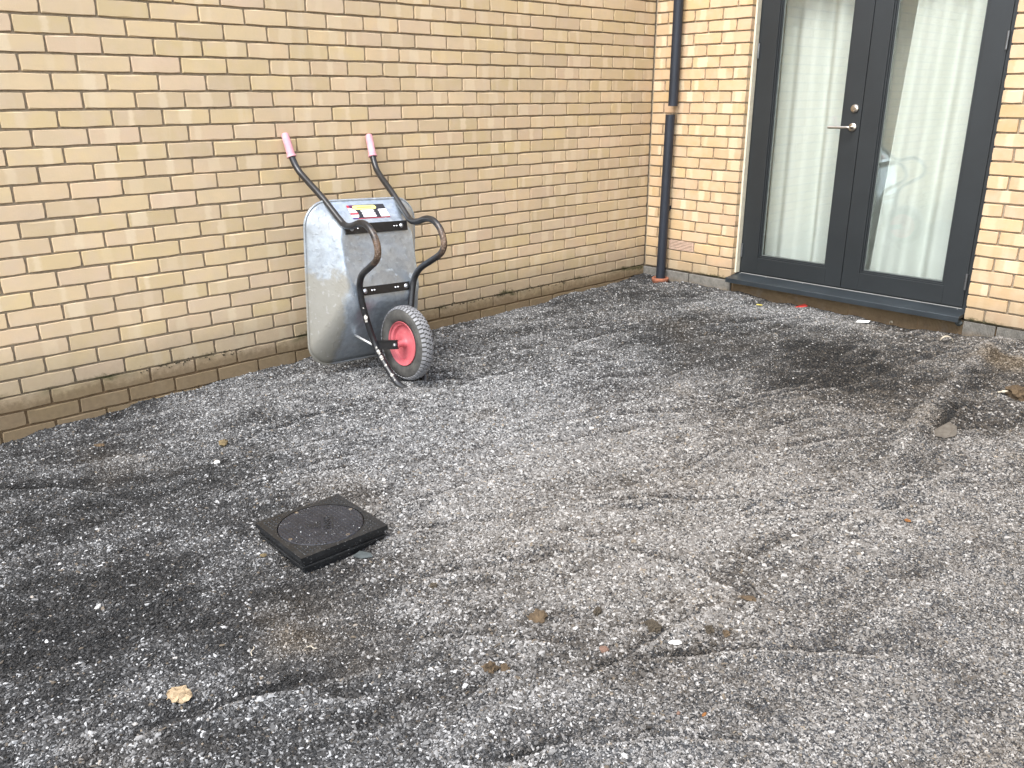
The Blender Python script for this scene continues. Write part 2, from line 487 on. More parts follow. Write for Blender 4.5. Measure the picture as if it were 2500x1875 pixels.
# how pale the loose chippings lie, sampled over the yard (x, y, 0..1): raked heaps pale, trodden fines dark
PALE = np.array([(0.38, -4.43, 0.38), (0.27, -4, 0.54), (1.11, -4.55, 0.27), (1.05, -4.11, 0.33), (1.68, -4.78, 0.11), (1.75, -4.55, 0.05), (2, -4.38, 0.16), (2.14, -4.86, 0.22), (2.41, -4.69, 0.27), (2.29, -4.32, 0.57), (2.64, -4.46, 0.38), (1.54, -4.16, 0.41), (1.42, -4, 0.35), (0.72, -3.87, 0.67), (0.67, -3.27, 0.87), (1.06, -3.14, 1), (1.27, -3.63, 0.76), (1.7, -3.49, 0.87), (1.99, -3.71, 0.76), (2.13, -3.9, 0.35), (1.52, -3.11, 0.87), (1.34, -2.68, 0.87), (0.54, -2.46, 0.57), (0.42, -1.83, 0.67), (0.49, -1.28, 0.65), (0.52, -0.59, 0.38), (0.7, -0.3, 0.54), (1.05, -0.27, 1), (1.51, -0.18, 0.82), (1.99, -0.24, 0.65), (1.21, -1.02, 0.27), (1.79, -0.95, 0.16), (2.12, -1.06, 0.02), (2.54, -1.18, 0.02), (2.7, -1.04, 0.11), (1.16, -1.82, 0.6), (1.67, -2.05, 0.71), (2.16, -2, 0.71), (2.6, -1.98, 0.65), (2.8, -1.78, 0.43), (1.75, -2.79, 0.96), (2.18, -2.7, 0.93), (2.63, -2.58, 0.98), (2.65, -3.04, 0.82), (2.31, -3.13, 0.92), (2.97, -2.85, 0.71), (2.88, -3.13, 0.46), (3.05, -2.86, 0.65), (3.01, -2.45, 0.85), (2.97, -1.96, 0.74), (2.8, -1.03, 0.63), (3.15, -1.76, 0.71), (3.3, -2.39, 0.89), (3.5, -2.77, 0.89), (3.31, -2.95, 0.82), (3.22, -3.2, 0.76), (3.28, -3.42, 0.82), (3.48, -3.47, 0.76), (3.66, -3.27, 0.78), (2.71, -3.37, 0.71), (2.5, -3.56, 0.71), (2.59, -3.84, 0.6), (2.41, -3.86, 0.6), (2.62, -4.11, 0.49), (2.89, -3.96, 0.71), (2.99, -3.72, 0.63), (2.93, -4.15, 0.65), (3.15, -3.93, 0.76), (2.68, -4.3, 0.33), (2.41, -4.45, 0.22), (2.31, -4.86, 0.33), (2.69, -0.22, 0.82), (2.61, -0.52, 0.43), (1.5, -0.73, 0.54), (1.35, -4.75, 0.22), (0.97, -4.35, 0.27), (2.18, -3.62, 0.82), (0.88, -3.52, 0.92), (0.59, -3.59, 0.76)])
COARSE = np.array([(1.98, -3.49, 1), (2.61, -3.46, 1), (2.88, -3.37, 1), (2.2, -3.25, 1), (2.41, -3.86, 0.9), (2.76, -2.93, 0.9), (2.7, -3.94, 1), (2.89, -3.59, 1), (1.89, -2.64, 0.8), (1.13, -3.06, 0.7), (2.9, -2.58, 0.7), (3.28, -3.55, 0.3), (3.36, -3.21, 0.3), (3.45, -2.82, 0.3), (3.66, -3.4, 0.3), (3.06, -3.98, 0.4), (2.64, -4.46, 0.7), (2.34, -4.77, 0.7), (1.65, -4.65, 0.5), (1.94, -4.35, 0.5), (2.32, -4.27, 0.25), (0.7, -4.16, 0.4), (1.87, -1.09, 0.3), (0.95, -0.66, 0.4), (2.91, -1.33, 0.5), (3.17, -2.04, 0.4), (2.31, -0.92, 0.3), (2.86, -4.23, 0.6)])
def field(A, x, y, eps=.006, pw=1.7):
    out = np.zeros(len(x)); B = 40000
    for i in range(0, len(x), B):
        d2 = (x[i:i + B, None] - A[:, 0]) ** 2 + (y[i:i + B, None] - A[:, 1]) ** 2
        k = 1 / (d2 + eps) ** pw
        out[i:i + B] = (k * A[:, 2]).sum(1) / k.sum(1)
    return out
def pale_at(x, y):
    wx = x + .14 * (fbm(x, y, 3, 21) - .5); wy = y + .14 * (fbm(x, y, 3, 31) - .5)
    p = field(PALE, wx, wy)
    u = wx * .95 - wy * .30; v = wx * .30 + wy * .95
    p = p + .45 * (fbm(x, y, 3.2, 41, 4) - .5) + .6 * (fbm(u * 3.2, v * .8, 2.4, 81, 3) - .5) + .55 * (fbm(u * 5, v * 1.6, 4, 101, 3) - .5) + .50 * (fbm(x, y, 16, 51, 3) - .5)
    p = p + .10 * sstep(1.3, 2.2, x) * sstep(-1.2, -2.0, y)
    rx = np.interp(-y, [0.0, .3, 1.15, 1.75, 2.43], [2.62, 2.63, 2.716, 2.83, 2.95])
    p = p + (.45 * np.exp(-((x - rx) / .045) ** 2) - .25 * np.exp(-((x - rx - .11) / .05) ** 2)) * sstep(-2.4, -1.8, y)
    p = p + 20 * strokes(x, y)
    # fresh pale chippings heaped along the front of the sill
    ry = np.interp(x, [.7, .98, 1.11, 1.39, 1.83, 2.13], [-.56, -.40, -.27, -.26, -.20, -.22])
    p = p + (.75 * np.exp(-((y - ry) / .085) ** 2) * sstep(.65, .95, x) * sstep(2.2, 1.5, x)) * (.55 + .9 * fbm(x, y, 9, 111))
    return np.clip(p, 0, 1)
def brown_at(x, y):
    f = fbm(x, y, 9, 61)
    s = np.exp(-(((x - 2.80) / .15) ** 2 + ((y + .47) / .14) ** 2)) * 1.5
    s = s + .45 * np.exp(-(((x - 2.22) / .14) ** 2 + ((y + 4.31) / .07) ** 2))
    s = s + .5 * np.exp(-(((x - .95) / .30) ** 2 + ((y - .03) / .07) ** 2))
    s = s + .22 * sstep(.63, .8, fbm(x, y, 2.2, 71))
    return np.clip(s * (.3 + 1.2 * f), 0, 1)

gx = np.concatenate([np.arange(-.06, 4.6, .02), np.arange(4.7, 13, .4)])
gy = np.concatenate([np.arange(-12, -5.8, .4), np.arange(-5.7, .14, .02)])
GX, GY = np.meshgrid(gx, gy)
gxf = GX.ravel(); gyf = GY.ravel()
gz = np.concatenate([height(gxf[i:i + 20000], gyf[i:i + 20000]) for i in range(0, len(gxf), 20000)])
nx, ny = len(gx), len(gy)
me = bpy.data.meshes.new('ground')
idx = np.arange(nx * ny).reshape(ny, nx)
q = np.stack([idx[:-1, :-1], idx[:-1, 1:], idx[1:, 1:], idx[1:, :-1]], -1).reshape(-1, 4)
me.vertices.add(nx * ny); me.vertices.foreach_set('co', np.stack([gxf, gyf, gz], 1).ravel())
me.loops.add(q.size); me.loops.foreach_set('vertex_index', q.ravel())
me.polygons.add(len(q)); me.polygons.foreach_set('loop_start', np.arange(len(q)) * 4)
me.update(calc_edges=True)
me.polygons.foreach_set('use_smooth', np.ones(len(q), bool))
me.attributes.new('pale', 'FLOAT', 'POINT').data.foreach_set('value', pale_at(gxf, gyf) * .8)
me.attributes.new('brown', 'FLOAT', 'POINT').data.foreach_set('value', brown_at(gxf, gyf))
me.materials.append(M['ground'])
tag(obj('ground', me), kind='structure')

# ------------------------------------------------------------------ loose chippings: one mass, real stones
def stone_mat():
    m, n, l, b = newmat('limestone_chippings')
    s = N(n, 'ShaderNodeAttribute', attribute_name='shade', attribute_type='INSTANCER').outputs['Fac']
    h = N(n, 'ShaderNodeAttribute', attribute_name='hue', attribute_type='INSTANCER').outputs['Fac']
    c = ramp(n, l, s, [(0, (.008, .008, .008)), (.35, (.045, .045, .045)), (.7, (.185, .185, .185)), (1.0, (.46, .46, .455))])
    c = mix(n, l, math_(n, l, 'MULTIPLY', h, .85), c, mix(n, l, s, (.05, .037, .024), (.28, .22, .15)))
    tc = n.new('ShaderNodeTexCoord').outputs['Object']
    c = mix(n, l, ramp(n, l, noise(n, l, tc, 2.5, 3), [(.45, 0.0), (.75, .35)]), c, (.06, .058, .055))
    l.new(c, b.inputs['Base Color'])
    b.inputs['Roughness'].default_value = .8
    b.inputs['Specular IOR Level'].default_value = .3
    return m
M['stone'] = stone_mat()

def in_view(x, y, z, margin):
    P = (np.stack([x, y, z], 1) - CAM) @ np.array(CROT)
    u = P[:, 0] / -P[:, 2] * 2067.13 / 1250; v = P[:, 1] / -P[:, 2] * 2067.13 / 937.5
    return (P[:, 2] < -.1) & (np.abs(u) < margin) & (np.abs(v) < margin)

NP = 1650000
px = rng.uniform(0.0, 4.4, NP); py = rng.uniform(-5.6, .07, NP)
pz = np.concatenate([height(px[i:i + 20000], py[i:i + 20000]) for i in range(0, NP, 20000)])
near_ = in_view(px, py, pz, 1.15)
keep = near_ | (in_view(px, py, pz, 1.7) & (rng.random(NP) < .45))      # thinner, coarser cover round the edges
keep &= ~((np.abs(px - 1.80) < .15) & (np.abs(py + 3.96) < .15))
keep &= ((px - .209) ** 2 + (py + .06) ** 2) > .058 ** 2
keep &= (py < -.004) | ((px > .79) & (px < 2.36) & (py < .012))
px, py, pz, near_ = px[keep], py[keep], pz[keep], near_[keep]
pale = pale_at(px, py); coarse = field(COARSE, px, py); brown = brown_at(px, py)
# fewer loose stones where the fines are bare
dcam = np.sqrt((px - CAM[0]) ** 2 + (py - CAM[1]) ** 2 + (pz - CAM[2]) ** 2)
keep = rng.random(len(px)) < (.42 + .42 * pale + .16 * coarse) * np.clip(2.8 / dcam, 0, 1) ** 1.5
px, py, pz, pale, coarse, brown = (a[keep] for a in (px, py, pz, pale, coarse, brown)); dcam = dcam[keep]; near_ = near_[keep]
n_ = len(px)
size = (.00185 + .0017 * coarse) * np.exp(rng.normal(0, .34, n_)) * np.clip(dcam / 2.8, 1, 2.2) ** .45 * np.where(near_, 1, 1.3)
size = np.clip(size, .0012, .008)
shade = np.clip(rng.normal(0, 1, n_) * .15 + .12 + .50 * pale, .0, 1)
u_ = rng.random(n_)
shade = np.where(u_ < .045 + .20 * pale + .14 * coarse * pale, rng.uniform(.56, 1.0, n_), shade)
hue = np.clip(np.where(rng.random(n_) < .035, rng.uniform(.3, 1, n_), rng.uniform(0, .10, n_)) + .33 * sstep(1.2, 2.4, px) * sstep(-4.6, -3.4, py) + brown * rng.uniform(.4, 1, n_), 0, 1)
rot = np.stack([rng.normal(0, .35, n_), rng.normal(0, .35, n_), rng.uniform(0, 6.283, n_)], 1)
scl = np.stack([size * rng.uniform(.95, 1.6, n_), size * rng.uniform(.55, .9, n_), size * rng.uniform(.35, .7, n_)], 1)
# a little grit lying on the drain cover
ng_ = 22
gxy = rng.uniform(-.145, .145, (ng_, 2))
px = np.concatenate([px, 1.80 + gxy[:, 0]]); py = np.concatenate([py, -3.96 + gxy[:, 1]]); pz = np.concatenate([pz, np.full(ng_, -.0995)])
scl = np.concatenate([scl, rng.uniform(.0010, .0026, (ng_, 3))]); rot = np.concatenate([rot, rng.uniform(0, 6, (ng_, 3))])
shade = np.concatenate([shade, rng.uniform(.5, 1, ng_)]); hue = np.concatenate([hue, np.zeros(ng_)]); n_ = len(px)
me = bpy.data.meshes.new('gravel')
me.vertices.add(n_)
me.vertices.foreach_set('co', np.stack([px, py, pz + scl[:, 2] * .35], 1).ravel())
for nm, d in (('shade', shade), ('hue', hue)):
    me.attributes.new(nm, 'FLOAT', 'POINT').data.foreach_set('value', d)
for nm, d in (('srot', rot), ('sscale', scl)):
    me.attributes.new(nm, 'FLOAT_VECTOR', 'POINT').data.foreach_set('vector', d.ravel())
me.attributes.new('pick', 'INT', 'POINT').data.foreach_set('value', rng.integers(0, 6, n_).astype(np.int32))
me.materials.append(M['stone'])
gravel = tag(obj('gravel', me), 'loose grey and white limestone chippings spread over the yard', 'gravel', kind='stuff')

ng = bpy.data.node_groups.new('chippings', 'GeometryNodeTree')
ng.interface.new_socket('Geometry', in_out='INPUT', socket_type='NodeSocketGeometry')
ng.interface.new_socket('Geometry', in_out='OUTPUT', socket_type='NodeSocketGeometry')
gn, gl_ = ng.nodes, ng.links
gi = gn.new('NodeGroupInput'); go = gn.new('NodeGroupOutput')
join = gn.new('GeometryNodeJoinGeometry')
for k in range(6):
    ic = gn.new('GeometryNodeMeshIcoSphere'); ic.inputs['Radius'].default_value = 1; ic.inputs['Subdivisions'].default_value = 1
    sp_ = gn.new('GeometryNodeSetPosition')
    pos = gn.new('GeometryNodeInputPosition')
    ns = gn.new('ShaderNodeTexWhiteNoise'); ns.noise_dimensions = '4D'; ns.inputs['W'].default_value = k * 3.17
    gl_.new(pos.outputs[0], ns.inputs['Vector'])
    sub = gn.new('ShaderNodeVectorMath'); sub.operation = 'SUBTRACT'; sub.inputs[1].default_value = (.5, .5, .5)
    gl_.new(ns.outputs['Color'], sub.inputs[0])
    sca = gn.new('ShaderNodeVectorMath'); sca.operation = 'SCALE'; sca.inputs['Scale'].default_value = .75
    gl_.new(sub.outputs[0], sca.inputs[0])
    gl_.new(ic.outputs['Mesh'], sp_.inputs['Geometry']); gl_.new(sca.outputs[0], sp_.inputs['Offset'])
    sm = gn.new('GeometryNodeSetMaterial'); sm.inputs['Material'].default_value = M['stone']
    gl_.new(sp_.outputs[0], sm.inputs['Geometry'])
    ssm = gn.new('GeometryNodeSetShadeSmooth'); ssm.inputs['Shade Smooth'].default_value = False
    gl_.new(sm.outputs[0], ssm.inputs[0])
    ti = gn.new('GeometryNodeGeometryToInstance'); gl_.new(ssm.outputs[0], ti.inputs[0])
    gl_.new(ti.outputs[0], join.inputs[0])
iop = gn.new('GeometryNodeInstanceOnPoints')
iop.inputs['Pick Instance'].default_value = True
def nattr(nm, t):
    a = gn.new('GeometryNodeInputNamedAttribute'); a.data_type = t; a.inputs['Name'].default_value = nm
    return a.outputs['Attribute']
gl_.new(gi.outputs[0], iop.inputs['Points'])
gl_.new(join.outputs[0], iop.inputs['Instance'])
gl_.new(nattr('pick', 'INT'), iop.inputs['Instance Index'])
er = gn.new('FunctionNodeEulerToRotation'); gl_.new(nattr('srot', 'FLOAT_VECTOR'), er.inputs[0])
gl_.new(er.outputs[0], iop.inputs['Rotation'])
gl_.new(nattr('sscale', 'FLOAT_VECTOR'), iop.inputs['Scale'])
gl_.new(iop.outputs[0], go.inputs[0])
gravel.modifiers.new('chippings', 'NODES').node_group = ng

# ------------------------------------------------------------------ brick walls
TINTS = [(.50, .395, .255), (.51, .40, .27), (.50, .40, .25), (.52, .415, .285), (.485, .385, .25), (.51, .395, .275), (.485, .385, .255), (.52, .405, .285), (.495, .395, .25)]
def brick_shape(L, seed):
    """local x along the wall (centred), y out of the wall (face at 0, body to -0.1), z up (centred)"""
    r = random.Random(seed)
    hw, hh = L / 2 + .0009, .0334
    nlong = 4 if L > .15 else 2
    per = []
    for i in range(nlong): per.append((-hw + L * i / nlong, -hh, 0, -1))
    for i in range(2): per.append((hw, -hh + .065 * i / 2, 1, 0))
    for i in range(nlong): per.append((hw - L * i / nlong, hh, 0, 1))
    for i in range(2): per.append((-hw, hh - .065 * i / 2, -1, 0))
    n = len(per)
    outer = []; inner = []
    for k, (x, z, a, b) in enumerate(per):
        corner = abs(abs(x) - hw) < 1e-6 and abs(abs(z) - hh) < 1e-6
        j = r.uniform(-.0017, .0009); chip = .0012 + r.random() * .0014 + (.004 if r.random() < .10 else 0)
        sx = 0 if abs(x) < hw - 1e-6 else math.copysign(1, x)
        sz = 0 if abs(z) < hh - 1e-6 else math.copysign(1, z)
        X = x + sx * j - (sx * .0015 if corner else 0); Z = z + sz * r.uniform(-.0016, .0008) - (sz * .0012 if corner else 0)
        outer.append((X, -.003 - r.random() * .001, Z))
        inner.append((X - sx * chip, r.uniform(-.0003, .0003), Z - sz * chip))
    back = [(x, -.06, z) for x, y, z in outer]
    v = inner + outer + back
    f = [tuple(reversed(range(n)))]
    for k in range(n):
        l = (k + 1) % n
        f.append((k, l, n + l, n + k)); f.append((n + k, n + l, 2 * n + l, 2 * n + k))
    f = [tuple(reversed(q)) if i else q for i, q in enumerate(f)]
    f = [f[0]] + f[1:]
    return v, f
_bm = {}
def brick_mesh(L, var):
    key = (round(L, 4), var)
    if key not in _bm:
        v, f = brick_shape(L, hash(key) & 0xffff if False else int(L * 10000) + var * 7919)
        me = mesh('brick', v, f, M['brick'])
        bm = bmesh.new(); bm.from_mesh(me); bmesh.ops.recalc_face_normals(bm, faces=bm.faces); bm.to_mesh(me); bm.free()
        a = me.attributes.new('loc', 'FLOAT_VECTOR', 'POINT')
        a.data.foreach_set('vector', np.array([p.co for p in me.vertices], dtype=float).ravel())
        _bm[key] = me
    return _bm[key]

def courses(wall):
    """yields (a0, a1, j): extent along the wall and course number"""
    out = []
    if wall == 'left':
        for j in range(-5, 40):
            if j % 2: cuts = [.0] + [.225 * k for k in range(1, 31)]
            else: cuts = [.0] + [.1125 + .225 * k for k in range(0, 31)]
            for a, b in zip(cuts[:-1], cuts[1:]): out.append((a + (.005 if a else .002), b - .005, j))
    else:
        for j in range(0, 40):
            st = .1125 if j % 2 else .225
            cuts = [0.0] + [st + .225 * k for k in range(0, 22)]
            for a, b in zip(cuts[:-1], cuts[1:]):
                if j < 28 and b > .79 and a < 2.36:
                    lo, hi = a, b
                    if lo < .7875 - 1e-6: out.append((lo + (.005 if lo else .002), .7825, j))
                    if hi > 2.3625 + 1e-6: out.append((2.3675, hi - .005, j))
                    continue
                if j == 2 and abs(a - .225) < 1e-6: continue      # the air brick sits here
                out.append((a + (.005 if a else .012), b - .005, j))
    return out

def build_wall(kind, parent, limit=300):
    L = []
    for a, b, j in courses(kind):
        if b - a < .02: continue
        zc = .075 * j + .0375 + .0
        c = (0, -(a + b) / 2, zc) if kind == 'left' else ((a + b) / 2, 0, zc)
        if kind == 'left': cor = np.array([(0, -a, zc - .03), (0, -b, zc - .03), (0, -a, zc + .03), (0, -b, zc + .03)])
        else: cor = np.array([(a, 0, zc - .03), (b, 0, zc - .03), (a, 0, zc + .03), (b, 0, zc + .03)])
        vis = in_view(cor[:, 0], cor[:, 1], cor[:, 2], 1.0).any() and zc > hz(c[0] + .01, c[1]) - .03
        dist = np.linalg.norm(np.array(c) - CAM)
        nrm = abs((CAM[0] if kind == 'left' else CAM[1]) / dist)
        L.append((vis, (b - a) * nrm / dist ** 2, a, b, j, c))
    order = sorted([i for i, t in enumerate(L) if t[0]], key=lambda i: -L[i][1])[:limit]
    single = set(order)
    rz = math.pi / 2 if kind == 'left' else math.pi
    MV = []; MF = []; TI = []; RN = []; LO = []
    r = random.Random(5 if kind == 'left' else 6)
    for i, (vis, ar, a, b, j, c) in enumerate(L):
        t = TINTS[r.randrange(len(TINTS))]; k = r.uniform(.90, 1.08)
        tone = (1.09, .93, .79) if kind == 'back' else (1.22, 1.16, 1.07)      # warm sunlight and cool sky light painted into each wall's brick colour
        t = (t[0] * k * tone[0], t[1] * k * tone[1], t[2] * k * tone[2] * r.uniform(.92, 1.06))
        var = r.randrange(9)
        me = brick_mesh(b - a, var)
        d = r.uniform(-.0012, .0012); dz = r.uniform(-.0012, .0012); tilt = r.uniform(-.004, .004)
        loc = (d, c[1], c[2] + dz) if kind == 'left' else (c[0], -d, c[2] + dz)
        rt = Euler((0, tilt, 0)).to_matrix()
        rot = (Matrix.Rotation(-math.pi / 2 if kind == 'left' else math.pi, 3, 'Z') @ rt)
        if i in single:
            o = obj('brick', me, parent)
            o.location = loc; o.rotation_euler = rot.to_euler()
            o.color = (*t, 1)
        else:
            n0 = len(MV); rv = r.random()
            for p in me.vertices:
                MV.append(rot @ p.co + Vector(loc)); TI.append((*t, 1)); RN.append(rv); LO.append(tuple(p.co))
            MF += [tuple(q + n0 for q in p.vertices) for p in me.polygons]
    me = mesh('brick_mass', MV, MF, M['bricks'])
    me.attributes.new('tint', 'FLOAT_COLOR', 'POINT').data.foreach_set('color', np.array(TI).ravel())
    me.attributes.new('rnd', 'FLOAT', 'POINT').data.foreach_set('value', np.array(RN))
    me.attributes.new('loc', 'FLOAT_VECTOR', 'POINT').data.foreach_set('vector', np.array(LO).ravel())
    o = obj('brick_mass', me, parent)
    o['kind'] = 'stuff'

MR = .012                                   # mortar sits this far behind the brick faces
wl_ = tag(empty('brick_wall', (0, 0, 0)), 'long buff brick wall the wheelbarrow leans against, soil-stained along its foot', 'wall')
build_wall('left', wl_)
MB().box(-.25, -MR, -6.98, 0.12, -.45, 3.0).build('mortar', M['mortar'], wl_)

M['crumb'] = simple('soil_crumb', (.055, .038, .02), .95, 0, .3, 40, .5, 200, c2=(.025, .024, .012))
mb = MB(); r = random.Random(17)
for k in range(420):
    y = -r.uniform(.15, 4.6); z = r.gauss(-.004, .010); q = r.uniform(.0015, .0045) * (1.6 if r.random() < .15 else 1)
    if fbm(np.array([y]), np.array([0.0]), 2.2, 7)[0] < .47: continue
    if z < hz(.01, y): continue
    bm = bmesh.new(); bmesh.ops.create_icosphere(bm, subdivisions=1, radius=q)
    vs_ = [(v_.co.x * r.uniform(.6, 1.2) - .001, v_.co.y * r.uniform(.8, 1.8) + y, v_.co.z * r.uniform(.6, 1.1) + z) for v_ in bm.verts]
    mb.add(vs_, [tuple(v_.index for v_ in f_.verts) for f_ in bm.faces]); bm.free()
mb.build('soil_crumbs', M['crumb'], wl_)['kind'] = 'stuff'

wb = tag(empty('brick_wall', (0, 0, 0)), 'buff brick house wall around the glazed double doors, with downpipe and vent', 'wall')
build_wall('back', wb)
mb = MB()
mb.box(-.004, .7785, MR, .102, -.004, 2.095)
mb.box(2.3715, 5.0, MR, .102, -.004, 2.095)
mb.box(-.004, 5.0, MR, .102, 2.0955, 3.0)
mb.build('mortar', M['mortar'], wb)
# inner leaf of the cavity wall
mb = MB()
mb.box(-.004, .765, .1025, .32, -.25, 2.09); mb.box(2.385, 5.0, .1025, .32, -.25, 2.09); mb.box(-.004, 5.0, .1025, .32, 2.0905, 3.0)
mb.build('inner_leaf', M['room'], wb)
# plinth blocks: plain on the left, combed on the right, soiled under the sill
def plain_block(x0, x1, yf, z0=-.24, z1=-.0095):
    v, f = [], []
    o = MB().box(x0, x1, yf, .10, z0, z1).build('plinth_block', M['plinth'], wb, bevel=.004)
    return o
for x0, x1 in ((-.003, .420), (.428, .7815)): plain_block(x0, x1, -.003)
def combed_block(x0, x1, yf, z1=-.0095):
    m_ = MB(); p = []
    x = x0; k = 0
    while x < x1 - 1e-6:
        e = min(x + .0085, x1)
        p.append((x, yf + .003)); p.append((x + (e - x) * .22, yf)); p.append((x + (e - x) * .78, yf)); p.append((e, yf + .003))
        x = e
    n0 = len(p)
    v = [(a, b, -.24) for a, b in p] + [(a, b, z1) for a, b in p] + [(x1, .10, -.24), (x0, .10, -.24), (x1, .10, z1), (x0, .10, z1)]
    f = [(i, i + 1, n0 + i + 1, n0 + i) for i in range(n0 - 1)]
    f.append(tuple(range(n0, 2 * n0)) + (2 * n0 + 2, 2 * n0 + 3))
    m_.add(v, f).build('plinth_block', M['plinth'], wb)
for x0, x1 in ((.79, 1.215), (1.224, 1.655), (1.664, 2.100), (2.108, 2.364)): combed_block(x0, x1, .022, -.012)
for x0, x1 in ((2.371, 2.545), (2.553, 2.985), (2.993, 3.43), (3.438, 3.87), (3.878, 4.4), (4.408, 5.0)): combed_block(x0, x1, -.002)
MB().box(-.004, 5.0, .024, .10, -.24, -.0115).build('plinth_mortar', M['mortar'], wb)

# unseen wall, added to block sky light and darken the corner of the yard
wr = tag(empty('added_shade_wall', (4.9, 0, -.2)), 'tall brick wall added out of view to block sky light from the yard corner', 'wall')
MV = []; MF = []; TI = []; RN = []; LO = []
r = random.Random(9)
for j in range(-4, 68):
    y = -3.15 + (.1125 if j % 2 else 0)
    while y < 2.4:
        me = brick_mesh(.215, r.randrange(9)); t = TINTS[r.randrange(len(TINTS))]; k = r.uniform(.9, 1.08); rv = r.random(); n0 = len(MV)
        rot = Matrix.Rotation(math.pi / 2, 3, 'Z')
        for p in me.vertices:
            MV.append(rot @ p.co + Vector((0, y, .075 * j + .0375 + .2))); TI.append((t[0] * k, t[1] * k, t[2] * k, 1)); RN.append(rv); LO.append(tuple(p.co))
        MF += [tuple(q + n0 for q in p.vertices) for p in me.polygons]
        y += .225
me = mesh('brick_mass', MV, MF, M['bricks'])
me.attributes.new('tint', 'FLOAT_COLOR', 'POINT').data.foreach_set('color', np.array(TI).ravel())
me.attributes.new('rnd', 'FLOAT', 'POINT').data.foreach_set('value', np.array(RN))
me.attributes.new('loc', 'FLOAT_VECTOR', 'POINT').data.foreach_set('vector', np.array(LO).ravel())
obj('brick_mass', me, wr)['kind'] = 'stuff'
MB().box(MR, .2, -3.26, 2.6, -.25, 5.30).build('mortar', M['mortar'], wr)
MB().box(-.02, .22, -3.28, 2.62, 5.3005, 5.36).build('coping', M['plinth'], wr)

# air brick
ab = tag(empty('air_brick', (.3375, 0, .1875)), 'pink terracotta louvred air brick beside the downpipe foot', 'vent')
mb = MB(); mb.box(-.1075, .1075, .030, .06, -.0325, .0325)
mb.build('back_plate', M['dark'], ab)
for z in [-.0325 + .065 * k / 6 for k in range(7)]:
    h0 = .0027 if abs(abs(z) - .0325) > 1e-4 else .0018
    zz = max(min(z, .0325 - h0), -.0325 + h0)
    MB().box(-.1035, .1035, -.0008, .032, zz - h0, zz + h0).build('slat', M['vent'], ab)
for x in (-.1055, .1055): MB().box(x - .002, x + .002, -.0005, .032, -.0325, .0325).build('end_piece', M['vent'], ab)

# ------------------------------------------------------------------ downpipe in two lengths, clay collar
def pipe(name, a, b, label):
    o = empty(name, a)
    d = Vector(b) - Vector(a)
    u = [(0.034, 0), (0.034, d.length), (.031, d.length), (.031, 0)]
    m_ = MB().lathe(u, (0, 0, 0), d, 40, closed=True)
    m_.build('pipe', M['pipe'], o, smooth=False)
    pm = o.children[0].data
    for p in pm.polygons: p.use_smooth = True
    pm.set_sharp_from_angle(angle=R(40))
    br = MB()
    L = d.length
    for zz in ([1.45] if L > 1.5 else [.55]):
        c = d.normalized() * zz
        br.box(c.x - .012, c.x + .012, .02, -a[1] + MR + .001, c.z - .018, c.z + .018)
    br.build('wall_bracket', M['pipe'], o)
    tag(o, label, 'pipe')
    return o
pipe('downpipe', (.2325, -.052, 1.176), (.2325, -.052, 2.98), 'upper length of dark blue-grey downpipe ending in mid-air above a gap')
pipe('downpipe', (.209, -.060, -.095), (.2165, -.055, 1.119), 'lower length of dark blue-grey downpipe standing in the clay collar')
cl = empty('drain_collar', (.209, -.060, -.117))
MB().lathe([(.046, 0), (.058, 0), (.060, .03), (.063, .034), (.064, .052), (.060, .056), (.050, .056), (.047, .04)], (0, 0, 0), (0, 0, 1), 40, closed=True).build('socket', M['clay'], cl, smooth=True)
MB().lathe([(.0, .034), (.03, .036), (.05, .033)], (0, 0, 0), (0, 0, 1), 24).build('gravel_fill', M['ground'], cl, smooth=True)
tag(cl, 'orange clay drain collar round the foot of the downpipe', 'drain')

# ------------------------------------------------------------------ french doors
dr = tag(empty('french_doors', (1.575, .085, .03)), 'pair of anthracite glazed double doors with a steel lever handle', 'door')
DO = Vector((-1.575, -.085, -.03))
def D(m_, name, mat, parent=None, bevel=0, smooth=False):
    o = m_.build(name, M[mat], parent or dr, smooth, bevel)
    o.location = DO
    if parent: o.location = (0, 0, 0)
    return o
FY = .088                                     # outer frame face
TOP = 2.094
mb = MB()
mb.box(.7865, .8015, FY, .155, .040, TOP); mb.box(2.3225, 2.366, FY, .155, .040, TOP)
mb.box(.8020, 2.3220, FY, .155, TOP - .05, TOP); mb.box(.8020, 2.3220, .100, .155, .040, .052)
D(mb, 'outer_frame', 'anthracite')
D(MB().box(.7826, .7960, .042, .0855, .047, TOP), 'trim_strip', 'cream')
